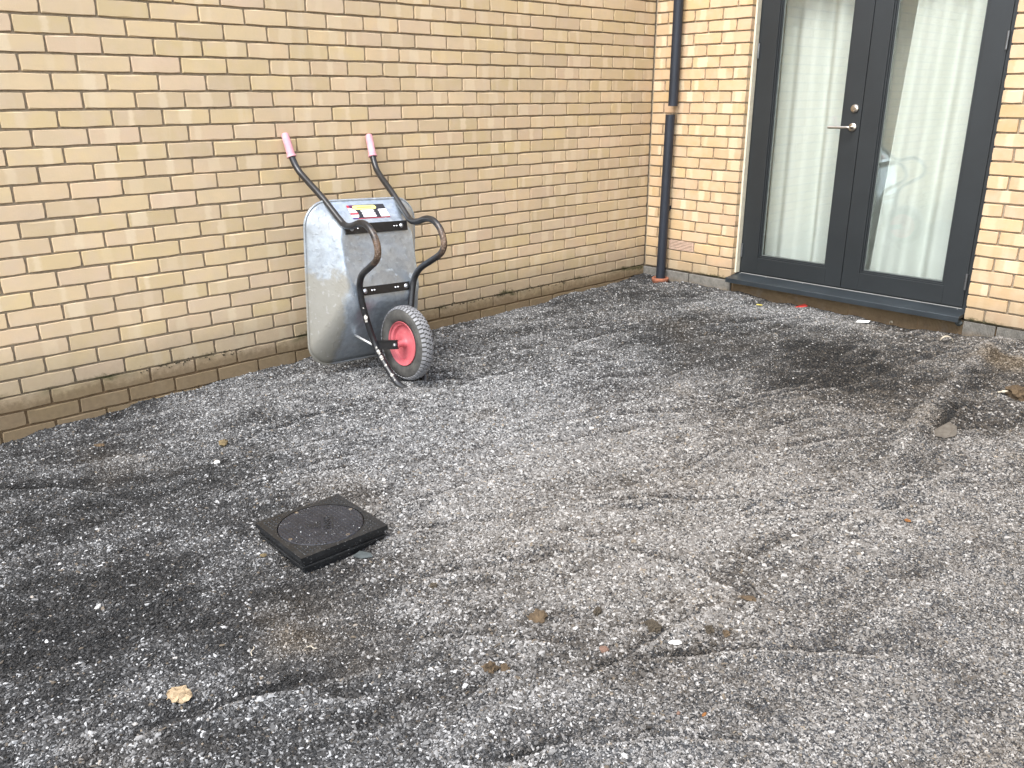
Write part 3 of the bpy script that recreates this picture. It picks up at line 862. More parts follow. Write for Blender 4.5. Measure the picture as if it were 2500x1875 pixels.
# pale draught seals showing in the gaps
for x in (.8032,): D(MB().box(x - .0012, x + .0012, .0925, .10, .052, TOP - .06), 'draught_seal', 'seal')
D(MB().box(.806, 2.318, .0905, .099, .0405, .0435), 'draught_seal', 'seal')
def leaf(x0, x1, g0, g1, side):
    z0, z1 = .0535, TOP - .056
    b0, b1 = .163, TOP - .17
    y0, y1 = .085, .140
    m_ = MB()
    m_.box(x0, g0, y0, y1, z0, z1); m_.box(g1, x1, y0, y1, z0, z1)
    m_.box(g0 + .0002, g1 - .0002, y0, y1, z0, b0); m_.box(g0 + .0002, g1 - .0002, y0, y1, b1, z1)
    lf = D(m_, 'door_leaf', 'anthracite', None, .0015)
    # stepped glazing bead
    m_ = MB()
    for k, (ins, ya, yb) in enumerate(((.010, .0925, .1205), (.019, .099, .120))):
        pi = .0 if k == 0 else .0102
        a, b, c, d_ = g0 + pi, g1 - pi, b0 + pi, b1 - pi
        m_.box(a, g0 + ins, ya, yb, c, d_); m_.box(g1 - ins, b, ya, yb, c, d_)
        m_.box(g0 + ins + .0002, g1 - ins - .0002, ya, yb, c, b0 + ins); m_.box(g0 + ins + .0002, g1 - ins - .0002, ya, yb, b1 - ins, d_)
    D(m_, 'glazing_bead', 'anthracite', lf, .001)
    m_ = MB(); i0, i1 = .0195, .0235
    m_.box(g0 + i0, g0 + i1, .1065, .118, b0 + i0, b1 - i0); m_.box(g1 - i1, g1 - i0, .1065, .118, b0 + i0, b1 - i0)
    m_.box(g0 + i1, g1 - i1, .1065, .118, b0 + i0, b0 + i1); m_.box(g0 + i1, g1 - i1, .1065, .118, b1 - i1, b1 - i0)
    D(m_, 'gasket', 'spacer', lf)
    D(MB().box(g0 + .018, g1 - .018, .108, .112, b0 + .018, b1 - .018), 'pane', 'glass', lf)
    D(MB().box(g0 + .018, g1 - .018, .128, .132, b0 + .018, b1 - .018), 'pane', 'glass', lf)
    for zc in (.205, 1.525):
        hx = x0 + .001 if side < 0 else x1 - .001
        m_ = MB(); m_.cyl((hx, .079, zc - .047), (hx, .079, zc - .0015), .0075, 14); m_.cyl((hx, .079, zc + .0015), (hx, .079, zc + .047), .0075, 14)
        m_.cyl((hx, .079, zc - .0016), (hx, .079, zc + .0016), .006, 12)
        m_.box(hx - .004, hx + .004, .080, .090, zc - .045, zc + .045)
        D(m_, 'hinge', 'hinge', lf)
    return lf
lfL = leaf(.8045, 1.5560, .932, 1.444, -1)
lfR = leaf(1.5600, 2.3205, 1.673, 2.199, 1)
# lever handle and lock on the left leaf
m_ = MB()
m_.lathe([(0, -.011), (.020, -.011), (.0245, -.008), (.0255, 0)], (1.512, .085, 1.057), (0, 1, 0), 32)
m_.cyl((1.512, .085, 1.057), (1.512, .035, 1.057), .0095, 20)
m_.tube(spline([(1.512, .036, 1.057), (1.500, .034, 1.057), (1.470, .034, 1.056), (1.375, .034, 1.0555)], 5), .0090, 16)
D(m_, 'lever_handle', 'steel', lfL, 0, False).data.set_sharp_from_angle(angle=R(35))
m_ = MB()
m_.lathe([(0, -.013), (.012, -.013), (.0235, -.010), (.0255, -.004), (.0258, 0)], (1.513, .085, 1.168), (0, 1, 0), 32)
D(m_, 'lock_rose', 'steel', lfL)
m_ = MB()
m_.cyl((1.513, .080, 1.171), (1.513, .0685, 1.171), .0085, 18); m_.box(1.5095, 1.5165, .0685, .075, 1.152, 1.168)
D(m_, 'lock_cylinder', 'steel', lfL)
# sill
prof = [(.0880, .0405), (-.068, .0265), (-.0715, .0235), (-.0715, -.006), (-.066, -.006), (-.066, .010), (.060, .018), (.088, .018)]
v = [(x, y, z) for x in (.7865, 2.3635) for y, z in prof]
k = len(prof)
f = [tuple(range(k)), tuple(reversed(range(k, 2 * k)))] + [(i, k + i, k + (i + 1) % k, (i + 1) % k) for i in range(k)]
sill = MB().add(v, f)
so_ = D(sill, 'sill', 'sillpaint', None)
bm = bmesh.new(); bm.from_mesh(so_.data); bmesh.ops.recalc_face_normals(bm, faces=bm.faces); bm.to_mesh(so_.data); bm.free()
# small screw heads on the sill
for x in (.812, 1.02, 1.3, 2.3): D(MB().cyl((x, .072, .037), (x, .072, .0412), .0028, 10), 'screw', 'seal')

# ------------------------------------------------------------------ curtains and the room behind
def curtain(name, xt0, xt1, xb0, xb1, y, amp, waves, label, seed, recede=0):
    r = random.Random(seed)
    ph = [r.uniform(0, 6.28) for _ in range(4)]
    nu, nv = 120, 24
    v = []; f = []
    for j in range(nv + 1):
        t = j / nv; z = 2.02 - t * 1.97
        for i in range(nu + 1):
            s = i / nu
            x = (xt0 + (xt1 - xt0) * s) * (1 - t) + (xb0 + (xb1 - xb0) * s) * t
            ss = s + .02 * math.sin(3 * s + ph[0]) + .012 * t * math.sin(9 * s + ph[3])
            yy = y + amp * (math.sin(ss * waves * 6.283 + ph[1]) + .45 * math.sin(ss * waves * 1.7 * 6.283 + ph[2])) * (.75 + .4 * t)
            yy += recede * max(0, (x - 1.50)) ** 1.0
            v.append((x, yy, z))
    for j in range(nv):
        for i in range(nu):
            a = j * (nu + 1) + i
            f.append((a, a + 1, a + nu + 2, a + nu + 1))
    o = obj(name, mesh(name, v, f, M['curtain'], True))
    sm_ = o.modifiers.new('cloth', 'SOLIDIFY'); sm_.thickness = .0015
    tag(o, label, 'curtain')
curtain('curtain', .89, 1.80, .89, 1.80, .262, .034, 4.1, 'pale gathered curtain behind the door leaf with the lever handle', 1, .75)
curtain('curtain', 1.775, 2.36, 1.68, 2.36, .205, .030, 2.9, 'pale gathered curtain with slanting edge behind the handleless door leaf', 2)
mb = MB()
mb.box(.0, 4.2, 3.0, 3.1, 0.0, 2.5); mb.box(-.1, 0, .33, 3.1, 0, 2.5); mb.box(4.2, 4.3, .33, 3.1, 0, 2.5); mb.box(-.1, 4.3, .3205, 3.1, 2.5, 2.6)
tag(mb.build('room_wall', M['room']), kind='structure')
tag(MB().box(-.1, 4.3, .156, 3.1, -.05, .035).build('room_floor', M['roomfloor']), kind='structure')

# ------------------------------------------------------------------ drain cover
def plastic(ca=(.006, .0065, .0072), cb=(.011, .012, .0135)):
    m, n, l, b = newmat('black_plastic')
    tc = n.new('ShaderNodeTexCoord').outputs['Object']
    c = ramp(n, l, noise(n, l, tc, 18, 5), [(.35, ca), (.7, cb)])
    c = mix(n, l, ramp(n, l, noise(n, l, tc, 300, 1, .5), [(.72, 0.0), (.74, 1.0)]), c, (.28, .28, .28))
    g = n.new('ShaderNodeNewGeometry')
    sx = n.new('ShaderNodeSeparateXYZ'); l.new(tc, sx.inputs[0])
    c = mix(n, l, ramp(n, l, noise(n, l, tc, 9, 5, .7), [(.55, 0.0), (.85, .2)]), c, (.07, .068, .06))
    l.new(c, b.inputs['Base Color'])
    b.inputs['Roughness'].default_value = .42
    bump(n, l, noise(n, l, tc, 500, 3), b, .25, .0008)
    return m
M['plastic'] = plastic()
M['lid'] = plastic((.010, .0105, .0145), (.019, .020, .027))
M['grit'] = simple('pale_grit', (.55, .54, .52), .8)
cv = tag(empty('drain_cover', (1.8, -3.96, -.165), (R(.6), R(-.4), R(-1.5))), 'square black plastic drain cover with a round lid, set in the gravel', 'drain cover')
S = .159; ZT = .064
mb = MB()
ri = .143; nseg = 64
# frame plate: square with a round hole
sq = []
for k in range(nseg):
    t = 2 * math.pi * (k + .5) / nseg; c_, s_ = math.cos(t), math.sin(t)
    q_ = S / max(abs(c_), abs(s_)); sq.append((q_ * c_, q_ * s_))
ci = [(ri * math.cos(2 * math.pi * (k + .5) / nseg), ri * math.sin(2 * math.pi * (k + .5) / nseg)) for k in range(nseg)]
# exact corners
for cx_, cy_ in ((1, 1), (-1, 1), (-1, -1), (1, -1)):
    kbest = min(range(nseg), key=lambda k: (sq[k][0] - cx_ * S) ** 2 + (sq[k][1] - cy_ * S) ** 2); sq[kbest] = (cx_ * S, cy_ * S)
v = [(x, y, ZT) for x, y in ci] + [(x, y, ZT) for x, y in sq] + [(x, y, ZT - .016) for x, y in sq] + [(x, y, ZT - .012) for x, y in ci]
f = []
for k in range(nseg):
    l_ = (k + 1) % nseg
    f += [(k, nseg + k, nseg + l_, l_), (nseg + k, 2 * nseg + k, 2 * nseg + l_, nseg + l_), (3 * nseg + k, k, l_, 3 * nseg + l_), (2 * nseg + k, 3 * nseg + k, 3 * nseg + l_, 2 * nseg + l_)]
mb.add(v, f)
fr = mb.build('frame', M['plastic'], cv)
mb = MB()
mb.box(-S + .008, S - .008, -S + .008, S - .008, ZT - .034, ZT - .0165)
mb.box(-S + .003, S - .003, -S + .003, S - .003, ZT - .042, ZT - .0342)
mb.box(-S + .014, S - .014, -S + .014, S - .014, -.10, ZT - .0422)
mb.build('skirt', M['plastic'], cv, bevel=.002)
lid = MB().lathe([(0, ZT + .0005), (ri - .006, ZT + .0005), (ri - .003, ZT - .0010), (ri - .003, ZT - .012), (0, ZT - .012)], (0, 0, 0), (0, 0, 1), 64).build('lid', M['lid'], cv)
# raised studs, far too many and too small to pick apart
mb = MB()
for i in range(-14, 15):
    for j in range(-14, 15):
        x = (i + (.5 if j % 2 else 0)) * .0155; y = j * .0135
        r_ = math.hypot(x, y)
        u = (x * .877 - y * .48, x * .48 + y * .877)
        if max(abs(x), abs(y)) > S - .012 or abs(r_ - ri) < .007: continue
        if abs(u[0]) < .048 and -.030 < u[1] < .045 and r_ < ri: continue
        mb.cyl((x, y, ZT - .001), (x, y, ZT + .0018), .0050, 8, .0032)
studs = mb.build('studs', M['plastic'], cv); studs['kind'] = 'stuff'
def font(txt, size, ext):
    cu = bpy.data.curves.new('lettering', 'FONT'); cu.body = txt; cu.size = size; cu.extrude = ext; cu.align_x = 'CENTER'; cu.align_y = 'CENTER'
    cu.resolution_u = 3
    t = bpy.data.objects.new('lettering', cu); col.objects.link(t)
    dg = bpy.context.evaluated_depsgraph_get()
    me = bpy.data.meshes.new_from_object(t.evaluated_get(dg))
    bpy.data.objects.remove(t)
    return me
ang = math.atan2(-.48, .877)
def on_lid(o, u, v_):
    o.location = (u * .877 + v_ * .48, -u * .48 + v_ * .877, ZT + .0008); o.rotation_euler = (0, 0, ang); o.parent = cv
tm = font('OSMA', .034, .0014); tm.materials.append(M['plastic'])
o = obj('lettering', tm); on_lid(o, 0, .018)
mb = MB(); mb.box(-.044, .044, -.002, .002, -.0005, .0018); o = mb.build('raised_bar', M['plastic']); on_lid(o, 0, .037)
for k, (wd_, vv) in enumerate(((.028, -.004), (.022, -.012), (.018, -.020))):
    mb = MB(); x = -wd_
    while x < wd_:
        e = x + random.uniform(.003, .007); mb.box(x, min(e, wd_), -.002, .002, -.0005, .0015); x = e + .0018
    o = mb.build('raised_bar', M['plastic']); on_lid(o, .006, vv)
mb = MB().add([(-.010, 0, 0), (.010, 0, 0), (0, -.017, 0), (-.010, 0, .0015), (.010, 0, .0015), (0, -.017, .0015)], [(0, 2, 1), (3, 4, 5), (0, 1, 4, 3), (1, 2, 5, 4), (2, 0, 3, 5)])
o = mb.build('raised_arrow', M['plastic']); on_lid(o, .006, -.030)
for a in (100, 190, 282, 12):
    x, y = (ri - .014) * math.cos(R(a)), (ri - .014) * math.sin(R(a))
    MB().lathe([(0, .0005), (.0030, .0005), (.0032, .0022), (.0062, .0022), (.0064, 0)], (x, y, ZT), (0, 0, 1), 14).build('screw', M['steel'], cv)

# ------------------------------------------------------------------ wheelbarrow
def galv():
    m, n, l, b = newmat('galvanised_steel')
    tc = n.new('ShaderNodeTexCoord').outputs['Object']
    sx = n.new('ShaderNodeSeparateXYZ'); l.new(tc, sx.inputs[0])
    vo = n.new('ShaderNodeTexVoronoi'); vo.inputs['Scale'].default_value = 55; l.new(tc, vo.inputs['Vector'])
    sp2 = N(n, 'ShaderNodeSeparateColor'); l.new(vo.outputs['Color'], sp2.inputs[0])
    base = ramp(n, l, math_(n, l, 'ADD', math_(n, l, 'MULTIPLY', sp2.outputs[0], .25), math_(n, l, 'MULTIPLY', noise(n, l, tc, 7, 4), .75)), [(.3, (.42, .48, .55)), (.7, (.58, .65, .72))])
    # dried cement splashed on one flank, pale flecks on the bottom
    nz = noise(n, l, tc, 9, 6, .7)
    side = N(n, 'ShaderNodeMapRange', interpolation_type='SMOOTHSTEP'); l.new(math_(n, l, 'ADD', sx.outputs['Y'], math_(n, l, 'MULTIPLY', math_(n, l, 'SUBTRACT', nz, .5), .10)), side.inputs[0])
    side.inputs[1].default_value = -.19; side.inputs[2].default_value = -.235
    up = N(n, 'ShaderNodeMapRange', interpolation_type='SMOOTHSTEP'); l.new(math_(n, l, 'ADD', sx.outputs['Z'], math_(n, l, 'MULTIPLY', math_(n, l, 'SUBTRACT', nz, .5), .45)), up.inputs[0])
    up.inputs[1].default_value = .60; up.inputs[2].default_value = .50
    cem = math_(n, l, 'MULTIPLY', math_(n, l, 'MULTIPLY', side.outputs[0], up.outputs[0]), .85)
    fl = ramp(n, l, noise(n, l, tc, 34, 2, .5), [(.64, 0.0), (.69, .55)])
    mud = ramp(n, l, noise(n, l, tc, 5, 5, .65), [(.5, 0.0), (.75, .45)])
    dirt = math_(n, l, 'MAXIMUM', math_(n, l, 'MAXIMUM', cem, math_(n, l, 'MULTIPLY', fl, .7)), mud)
    # grey-brown film low down near the nose
    lw = N(n, 'ShaderNodeMapRange', interpolation_type='SMOOTHSTEP'); l.new(math_(n, l, 'ADD', sx.outputs['Z'], math_(n, l, 'MULTIPLY', nz, .2)), lw.inputs[0])
    lw.inputs[1].default_value = .42; lw.inputs[2].default_value = .20
    film = math_(n, l, 'MULTIPLY', lw.outputs[0], .55)
    c = mix(n, l, film, base, (.10, .092, .078))
    sf = math_(n, l, 'MULTIPLY', side.outputs[0], ramp(n, l, noise(n, l, tc, 12, 5, .7), [(.3, .35), (.7, .75)]))
    film = math_(n, l, 'MAXIMUM', film, sf)
    c = mix(n, l, sf, c, (.135, .135, .13))
    c = mix(n, l, cem, c, (.235, .22, .18))
    c = mix(n, l, math_(n, l, 'MULTIPLY', fl, .6), c, (.42, .43, .43))
    c = mix(n, l, mud, c, (.23, .22, .195))
    l.new(c, b.inputs['Base Color'])
    l.new(math_(n, l, 'MULTIPLY', math_(n, l, 'SUBTRACT', 1.0, math_(n, l, 'MAXIMUM', dirt, film)), .85), b.inputs['Metallic'])
    l.new(math_(n, l, 'ADD', math_(n, l, 'MULTIPLY', dirt, .40), .42), b.inputs['Roughness'])
    dents = ramp(n, l, noise(n, l, tc, 48, 1, .4), [(.60, 0.0), (.75, 1.0)])
    bump(n, l, math_(n, l, 'ADD', math_(n, l, 'MULTIPLY', dents, .6), math_(n, l, 'ADD', noise(n, l, tc, 11, 3), math_(n, l, 'MULTIPLY', cem, math_(n, l, 'MULTIPLY', noise(n, l, tc, 200, 3), .6)))), b, .35, .004)
    return m
M['galv'] = galv()

def tube_mat():
    m, n, l, b = newmat('worn_black_enamel')
    tc = n.new('ShaderNodeTexCoord').outputs['Object']
    sx = n.new('ShaderNodeSeparateXYZ'); l.new(tc, sx.inputs[0])
    nz = noise(n, l, tc, 26, 5, .7)
    # paint worn off the legs: bare brown metal on the outermost bend
    lx = N(n, 'ShaderNodeMapRange', interpolation_type='SMOOTHSTEP'); l.new(math_(n, l, 'ADD', sx.outputs['X'], math_(n, l, 'MULTIPLY', math_(n, l, 'SUBTRACT', nz, .5), .16)), lx.inputs[0])
    lx.inputs[1].default_value = .0; lx.inputs[2].default_value = .08
    hi = N(n, 'ShaderNodeMapRange', interpolation_type='SMOOTHSTEP'); l.new(sx.outputs['Z'], hi.inputs[0])
    hi.inputs[1].default_value = .50; hi.inputs[2].default_value = .58
    lo = N(n, 'ShaderNodeMapRange', interpolation_type='SMOOTHSTEP'); l.new(sx.outputs['Z'], lo.inputs[0])
    lo.inputs[1].default_value = .84; lo.inputs[2].default_value = .78
    wear = math_(n, l, 'MULTIPLY', math_(n, l, 'MULTIPLY', lx.outputs[0], hi.outputs[0]), lo.outputs[0])
    wear = math_(n, l, 'MAXIMUM', wear, ramp(n, l, noise(n, l, tc, 60, 5, .7), [(.66, 0.0), (.72, .7)]))
    base = ramp(n, l, nz, [(.35, (.012, .012, .013)), (.7, (.024, .024, .026))])
    rust = ramp(n, l, noise(n, l, tc, 90, 5, .7), [(.35, (.045, .028, .018)), (.55, (.14, .085, .05)), (.72, (.42, .38, .34))])
    c = mix(n, l, wear, base, rust)
    dust = N(n, 'ShaderNodeMapRange', interpolation_type='SMOOTHSTEP'); l.new(math_(n, l, 'ADD', sx.outputs['Z'], math_(n, l, 'MULTIPLY', nz, .1)), dust.inputs[0])
    dust.inputs[1].default_value = .09; dust.inputs[2].default_value = .03
    c = mix(n, l, math_(n, l, 'MULTIPLY', dust.outputs[0], .7), c, (.09, .088, .084))
    l.new(c, b.inputs['Base Color'])
    l.new(math_(n, l, 'ADD', math_(n, l, 'MULTIPLY', wear, .25), .33), b.inputs['Roughness'])
    bump(n, l, nz, b, .2, .001)
    return m
M['tube'] = tube_mat()
M['enamel'] = simple('black_enamel', (.013, .013, .014), .38, 0, .3, 40, .1, 300)
M['grip'] = simple('pink_grip', (.62, .26, .31), .55, 0, .12, 25, .2, 300, c2=(.70, .38, .42))
M['bolt'] = simple('zinc_bolt', (.62, .63, .65), .35, .9, .1)
M['splash'] = simple('dried_mortar', (.45, .43, .39), .9, 0, .15, 60, .5, 300)
M['strut'] = simple('zinc_strut', (.60, .60, .58), .45, .6, .15, 30)

def rim_mat():
    m, n, l, b = newmat('red_wheel_rim')
    tc = n.new('ShaderNodeTexCoord').outputs['Object']
    c = ramp(n, l, noise(n, l, tc, 22, 5, .65), [(.3, (.42, .07, .085)), (.7, (.52, .13, .145))])
    c = mix(n, l, ramp(n, l, noise(n, l, tc, 60, 6, .75), [(.55, 0.0), (.8, .5)]), c, (.42, .30, .27))
    l.new(c, b.inputs['Base Color']); b.inputs['Roughness'].default_value = .5
    return m
M['rim'] = rim_mat()
def tyre_mat():
    m, n, l, b = newmat('dusty_rubber')
    tc = n.new('ShaderNodeTexCoord').outputs['Object']
    c = ramp(n, l, noise(n, l, tc, 15, 6, .7), [(.35, (.035, .034, .032)), (.75, (.10, .095, .085))])
    l.new(c, b.inputs['Base Color']); b.inputs['Roughness'].default_value = .75
    bump(n, l, noise(n, l, tc, 150, 4), b, .3, .001)
    return m
M['tyre'] = tyre_mat()
M['tread'] = simple('worn_tread', (.26, .26, .27), .7, 0, .3, 30, .3, 200, c2=(.14, .14, .145))

YC = -2.80
BZ = -.14                                       # base of the barrow
wbr = tag(empty('wheelbarrow', (.70, YC, BZ), (R(-2.4), 0, 0)), 'galvanised wheelbarrow with pink grips and red wheel tipped up on its nose against the wall', 'wheelbarrow')
def B(p): return (p[0] - .70, p[1], p[2] - BZ)   # (x, half-width y, z) in the yard to the barrow's own axes
half = [(.028, .252, 1.050), (.068, .246, .955), (.110, .238, .892), (.165, .230, .850), (.30, .216, .765), (.43, .204, .672), (.478, .20, .646), (.535, .2, .648), (.60, .2, .668), (.655, .2, .668), (.708, .2, .640), (.742, .199, .595), (.752, .198, .548),
        (.728, .194, .505), (.66, .187, .462), (.590, .179, .420), (.552, .171, .375), (.538, .163, .320), (.546, .142, .205), (.575, .104, .045), (.640, .096, -.035), (.722, .090, -.106), (.752, .078, -.132), (.768, .045, -.152), (.771, 0, -.158)]
left = [(x, -h, z) for x, h, z in half]; right = [(x, h, z) for x, h, z in reversed(half[:-1])]
path = spline([B(p) for p in left + right], 5)
MB().tube(path, .0165, 16).build('frame_tube', M['tube'], wbr, smooth=True)
for s in (-1, 1):
    a = Vector(B((.022, s * .2535, 1.064))); b = Vector(B((.071, s * .2455, .948)))
    d = (b - a); L = d.length
    m_ = MB().lathe([(0, 0), (.012, 0), (.0185, .005), (.0195, .02), (.0205, L - .012), (.0240, L - .010), (.0245, L - .002), (.0205, L), (.017, L)], a, d, 24)
    g = m_.build('grip', M['grip'], wbr, smooth=True); g.data.set_sharp_from_angle(angle=R(35))
# pan: lofted from the rolled rim to the flat bottom
def rrect(w_, z0, z1, r, n=8):
    out = []
    for cx_, cz_, a0 in ((w_ - r, z1 - r, 0), (-w_ + r, z1 - r, 90), (-w_ + r, z0 + r, 180), (w_ - r, z0 + r, 270)):
        for k in range(n + 1):
            t = R(a0 + 90 * k / n); out.append((cx_ + r * math.cos(t), cz_ + r * math.sin(t)))
    return out
def pan_loop(t, r_extra=0):
    w_ = .333 + (.212 - .333) * t; z0 = -.092 + (.285 + .092) * t; z1 = .748 + (.635 - .748) * t; r = .125 + (.075 - .125) * t
    return rrect(w_, z0, z1, r)
def xr(z): return .317 + .008 * (z / .75)
def xb(z): return .448 + (.635 - z) * .225
loops = []
for t in (0, .08, .2, .35, .5, .65, .78, .88, .95, .99):
    d = t if t < .78 else .78 + .22 * math.sin((t - .78) / .22 * math.pi / 2) ** .9
    tt = t if t < .78 else t
    lp = []
    for y, z in pan_loop(tt):
        xx = xr(z) + (xb(z) - xr(z)) * min(1, d * 1.0)
        lp.append((xx, y, z))
    loops.append(lp)
for sh in (.96, .88, .6):
    lp = []
    for y, z in pan_loop(1.0):
        zc = .46; y2, z2 = y * sh, zc + (z - zc) * sh
        lp.append((xb(z2) + .001, y2, z2))
    loops.append(lp)
n0 = len(loops[0]); v = [B(p) for lp in loops for p in lp]; f = []
for i in range(len(loops) - 1):
    for k in range(n0):
        l_ = (k + 1) % n0; f.append((i * n0 + k, (i + 1) * n0 + k, (i + 1) * n0 + l_, i * n0 + l_))
f.append(tuple(range((len(loops) - 1) * n0, len(loops) * n0)))
pan = MB().add(v, f).build('pan', M['galv'], wbr, smooth=True)
bm = bmesh.new(); bm.from_mesh(pan.data); bmesh.ops.recalc_face_normals(bm, faces=bm.faces); bm.to_mesh(pan.data); bm.free()
sm_ = pan.modifiers.new('sheet', 'SOLIDIFY'); sm_.thickness = .0016; sm_.offset = -1
MB().tube([B((x - .004, y, z)) for x, y, z in loops[0]], .0075, 10, closed=True).build('rolled_rim', M['galv'], pan, smooth=True)
# cross straps with bolts
def strap(z, hw, hh, bolts):
    x = xb(z)
    th = math.atan(.225)
    st = MB().box(-.0035, .0035, -hw, hw, -hh, hh).build('cross_strap', M['enamel'], wbr, bevel=.0015)
    st.location = B((x + .005, 0, z)); st.rotation_euler = (0, th * -1 if False else -th, 0)
    for y, r_ in bolts:
        MB().lathe([(0, .0105), (r_ * .6, .009), (r_, .0045), (r_ * 1.35, .0040), (r_ * 1.35, .003)], (0, y, 0), (1, 0, 0), 14).build('bolt', M['bolt'], st, smooth=True)
strap(.622, .188, .025, [(-.150, .0085), (.150, .0085), (-.115, .003), (.105, .003), (.12, .003)])
strap(.318, .150, .022, [(-.125, .0095), (.128, .0095), (-.085, .004), (-.07, .004), (.06, .004), (.075, .004)])
# wheel
WC = B((.703, 0, .068))
wheel = MB()
wheel.lathe([(.1075, -.030), (.1115, -.034), (.1135, -.031), (.108, -.024), (.094, -.020), (.088, -.006), (.060, -.004), (.030, -.010), (.020, -.016), (.0165, -.030), (.0165, -.062), (.0, -.062)], WC, (0, 1, 0), 48)
wheel.lathe([(.1075, .030), (.1115, .034), (.1135, .031), (.108, .024), (.094, .020), (.088, .006), (.060, .004), (.030, .010), (.020, .016), (.0165, .030), (.0165, .062), (.0, .062)], WC, (0, 1, 0), 48)
whl = wheel.build('wheel', M['rim'], wbr, smooth=True)
bm = bmesh.new(); bm.from_mesh(whl.data); bmesh.ops.recalc_face_normals(bm, faces=bm.faces); bm.to_mesh(whl.data); bm.free()
whl.data.set_sharp_from_angle(angle=R(50))
prof = []
RT, rt = .147, .041
for k in range(28):
    t = 2 * math.pi * k / 28
    prof.append((RT + .040 * math.copysign(abs(math.cos(t)) ** .85, math.cos(t)), rt * math.copysign(abs(math.sin(t)) ** .9, math.sin(t))))
MB().lathe(prof, WC, (0, 1, 0), 72, closed=True).build('tyre', M['tyre'], whl, smooth=True)
mb = MB()
NT = 50
def tpt(phi, ang_t, dr):
    r_ = RT + (.040 + dr) * math.copysign(abs(math.cos(ang_t)) ** .85, math.cos(ang_t)); y_ = (rt + dr) * math.copysign(abs(math.sin(ang_t)) ** .9, math.sin(ang_t))
    return (WC[0] + r_ * math.cos(phi), WC[1] + y_, WC[2] + r_ * math.sin(phi))
def lug(p0, p1, t0, t1, skew=0):
    v = []
    for dr in (-.001, .0042):
        for (p, t) in ((p0, t0), (p1, t0), (p1 + skew, t1), (p0 + skew, t1)): v.append(tpt(p, t, dr))
    mb.add(v, [(0, 1, 2, 3), (7, 6, 5, 4), (0, 4, 5, 1), (1, 5, 6, 2), (2, 6, 7, 3), (3, 7, 4, 0)])
for k in range(NT):
    p = 2 * math.pi * k / NT; w_ = 2 * math.pi / NT
    for s in (-1, 1):
        lug(p, p + w_ * .66, s * .38, s * .66, 0); lug(p, p + w_ * .62, s * .66, s * .92, .0)
        lug(p + w_ * .25 * s, p + w_ * (.66 + .25 * s), s * .06, s * .33, s * .012)
    lug(p + w_ * .5, p + w_ * 1.1, -.045, .045)
tr_ = mb.build('tread', M['tread'], whl)
bm = bmesh.new(); bm.from_mesh(tr_.data); bmesh.ops.recalc_face_normals(bm, faces=bm.faces); bm.to_mesh(tr_.data); bm.free()
tr_['kind'] = 'stuff'
# axle brackets, stays
for s in (-1, 1):
    a = Vector(B((.575, s * .094, .045))); b = Vector((WC[0] + .012, s * .070, WC[2] + .004))
    d = (b - a).normalized(); up_ = Vector((0, 1, 0)).cross(d).normalized(); sd_ = d.cross(up_)
    m_ = MB()
    for (u0, u1, q0, q1) in ((-.021, .021, -.002, .002), (.017, .023, -.010, .006), (-.023, -.017, -.010, .006)):
        v = []
        for pt in (a, b):
            for uu, qq in ((u0, q0), (u1, q0), (u1, q1), (u0, q1)): v.append(pt + up_ * uu + sd_ * qq * s)
        m_.add(v, [(0, 1, 2, 3), (7, 6, 5, 4), (0, 4, 5, 1), (1, 5, 6, 2), (2, 6, 7, 3), (3, 7, 4, 0)])
    br = m_.build('axle_bracket', M['enamel'], wbr)
    bm = bmesh.new(); bm.from_mesh(br.data); bmesh.ops.recalc_face_normals(bm, faces=bm.faces); bm.to_mesh(br.data); bm.free()
    bc = b - d * .018
    MB().lathe([(0, .011), (.006, .011), (.0085, .008), (.0085, 0)], (WC[0], s * .071, WC[2]), (0, s, 0), 8).build('bolt', M['bolt'], br)
    z = .075
    fx = xr(z) + (xb(.285) - xr(z)) * ((z + .092) / .377)
    MB().tube([B((fx - .012, s * .135, z + .005)), B((.50, s * .118, z - .018)), B((.570, s * .104, .040))], .0065, 8).build('stay', M['strut'], wbr, smooth=True)
# dried mortar on the tube
mb = None
r = random.Random(4)
def blob(p, rad, seed):
    q = random.Random(seed); bm = bmesh.new(); bmesh.ops.create_icosphere(bm, subdivisions=2, radius=rad)
    for v_ in bm.verts:
        k = .7 + .6 * q.random(); v_.co = Vector((v_.co.x * k, v_.co.y * k * .8, v_.co.z * k * 1.1))
    me = bpy.data.meshes.new('mortar_splash'); bm.to_mesh(me); bm.free(); me.materials.append(M['splash'])
    o = obj('mortar_splash', me, wbr, p)
seg = [B(p) for p in left]
def tube_at(t):
    i = int(t); a = Vector(seg[i]); b = Vector(seg[i + 1]); return a + (b - a) * (t - i)
for t, rad, off in ((18.05, .009, 0), (18.12, .012, .3), (18.16, .008, -.4), (19.15, .006, .3), (19.35, .010, .2), (19.5, .007, .5), (19.7, .010, .3), (19.8, .008, .5), (20.15, .008, .3), (20.5, .005, -.2), (20.75, .010, .4), (21.0, .005, .2), (17.7, .004, .1)):
    p = tube_at(t); dirv = Vector((math.cos(off), -.75, math.sin(off))).normalized()
    blob(p + dirv * .0145, rad, int(t * 100))
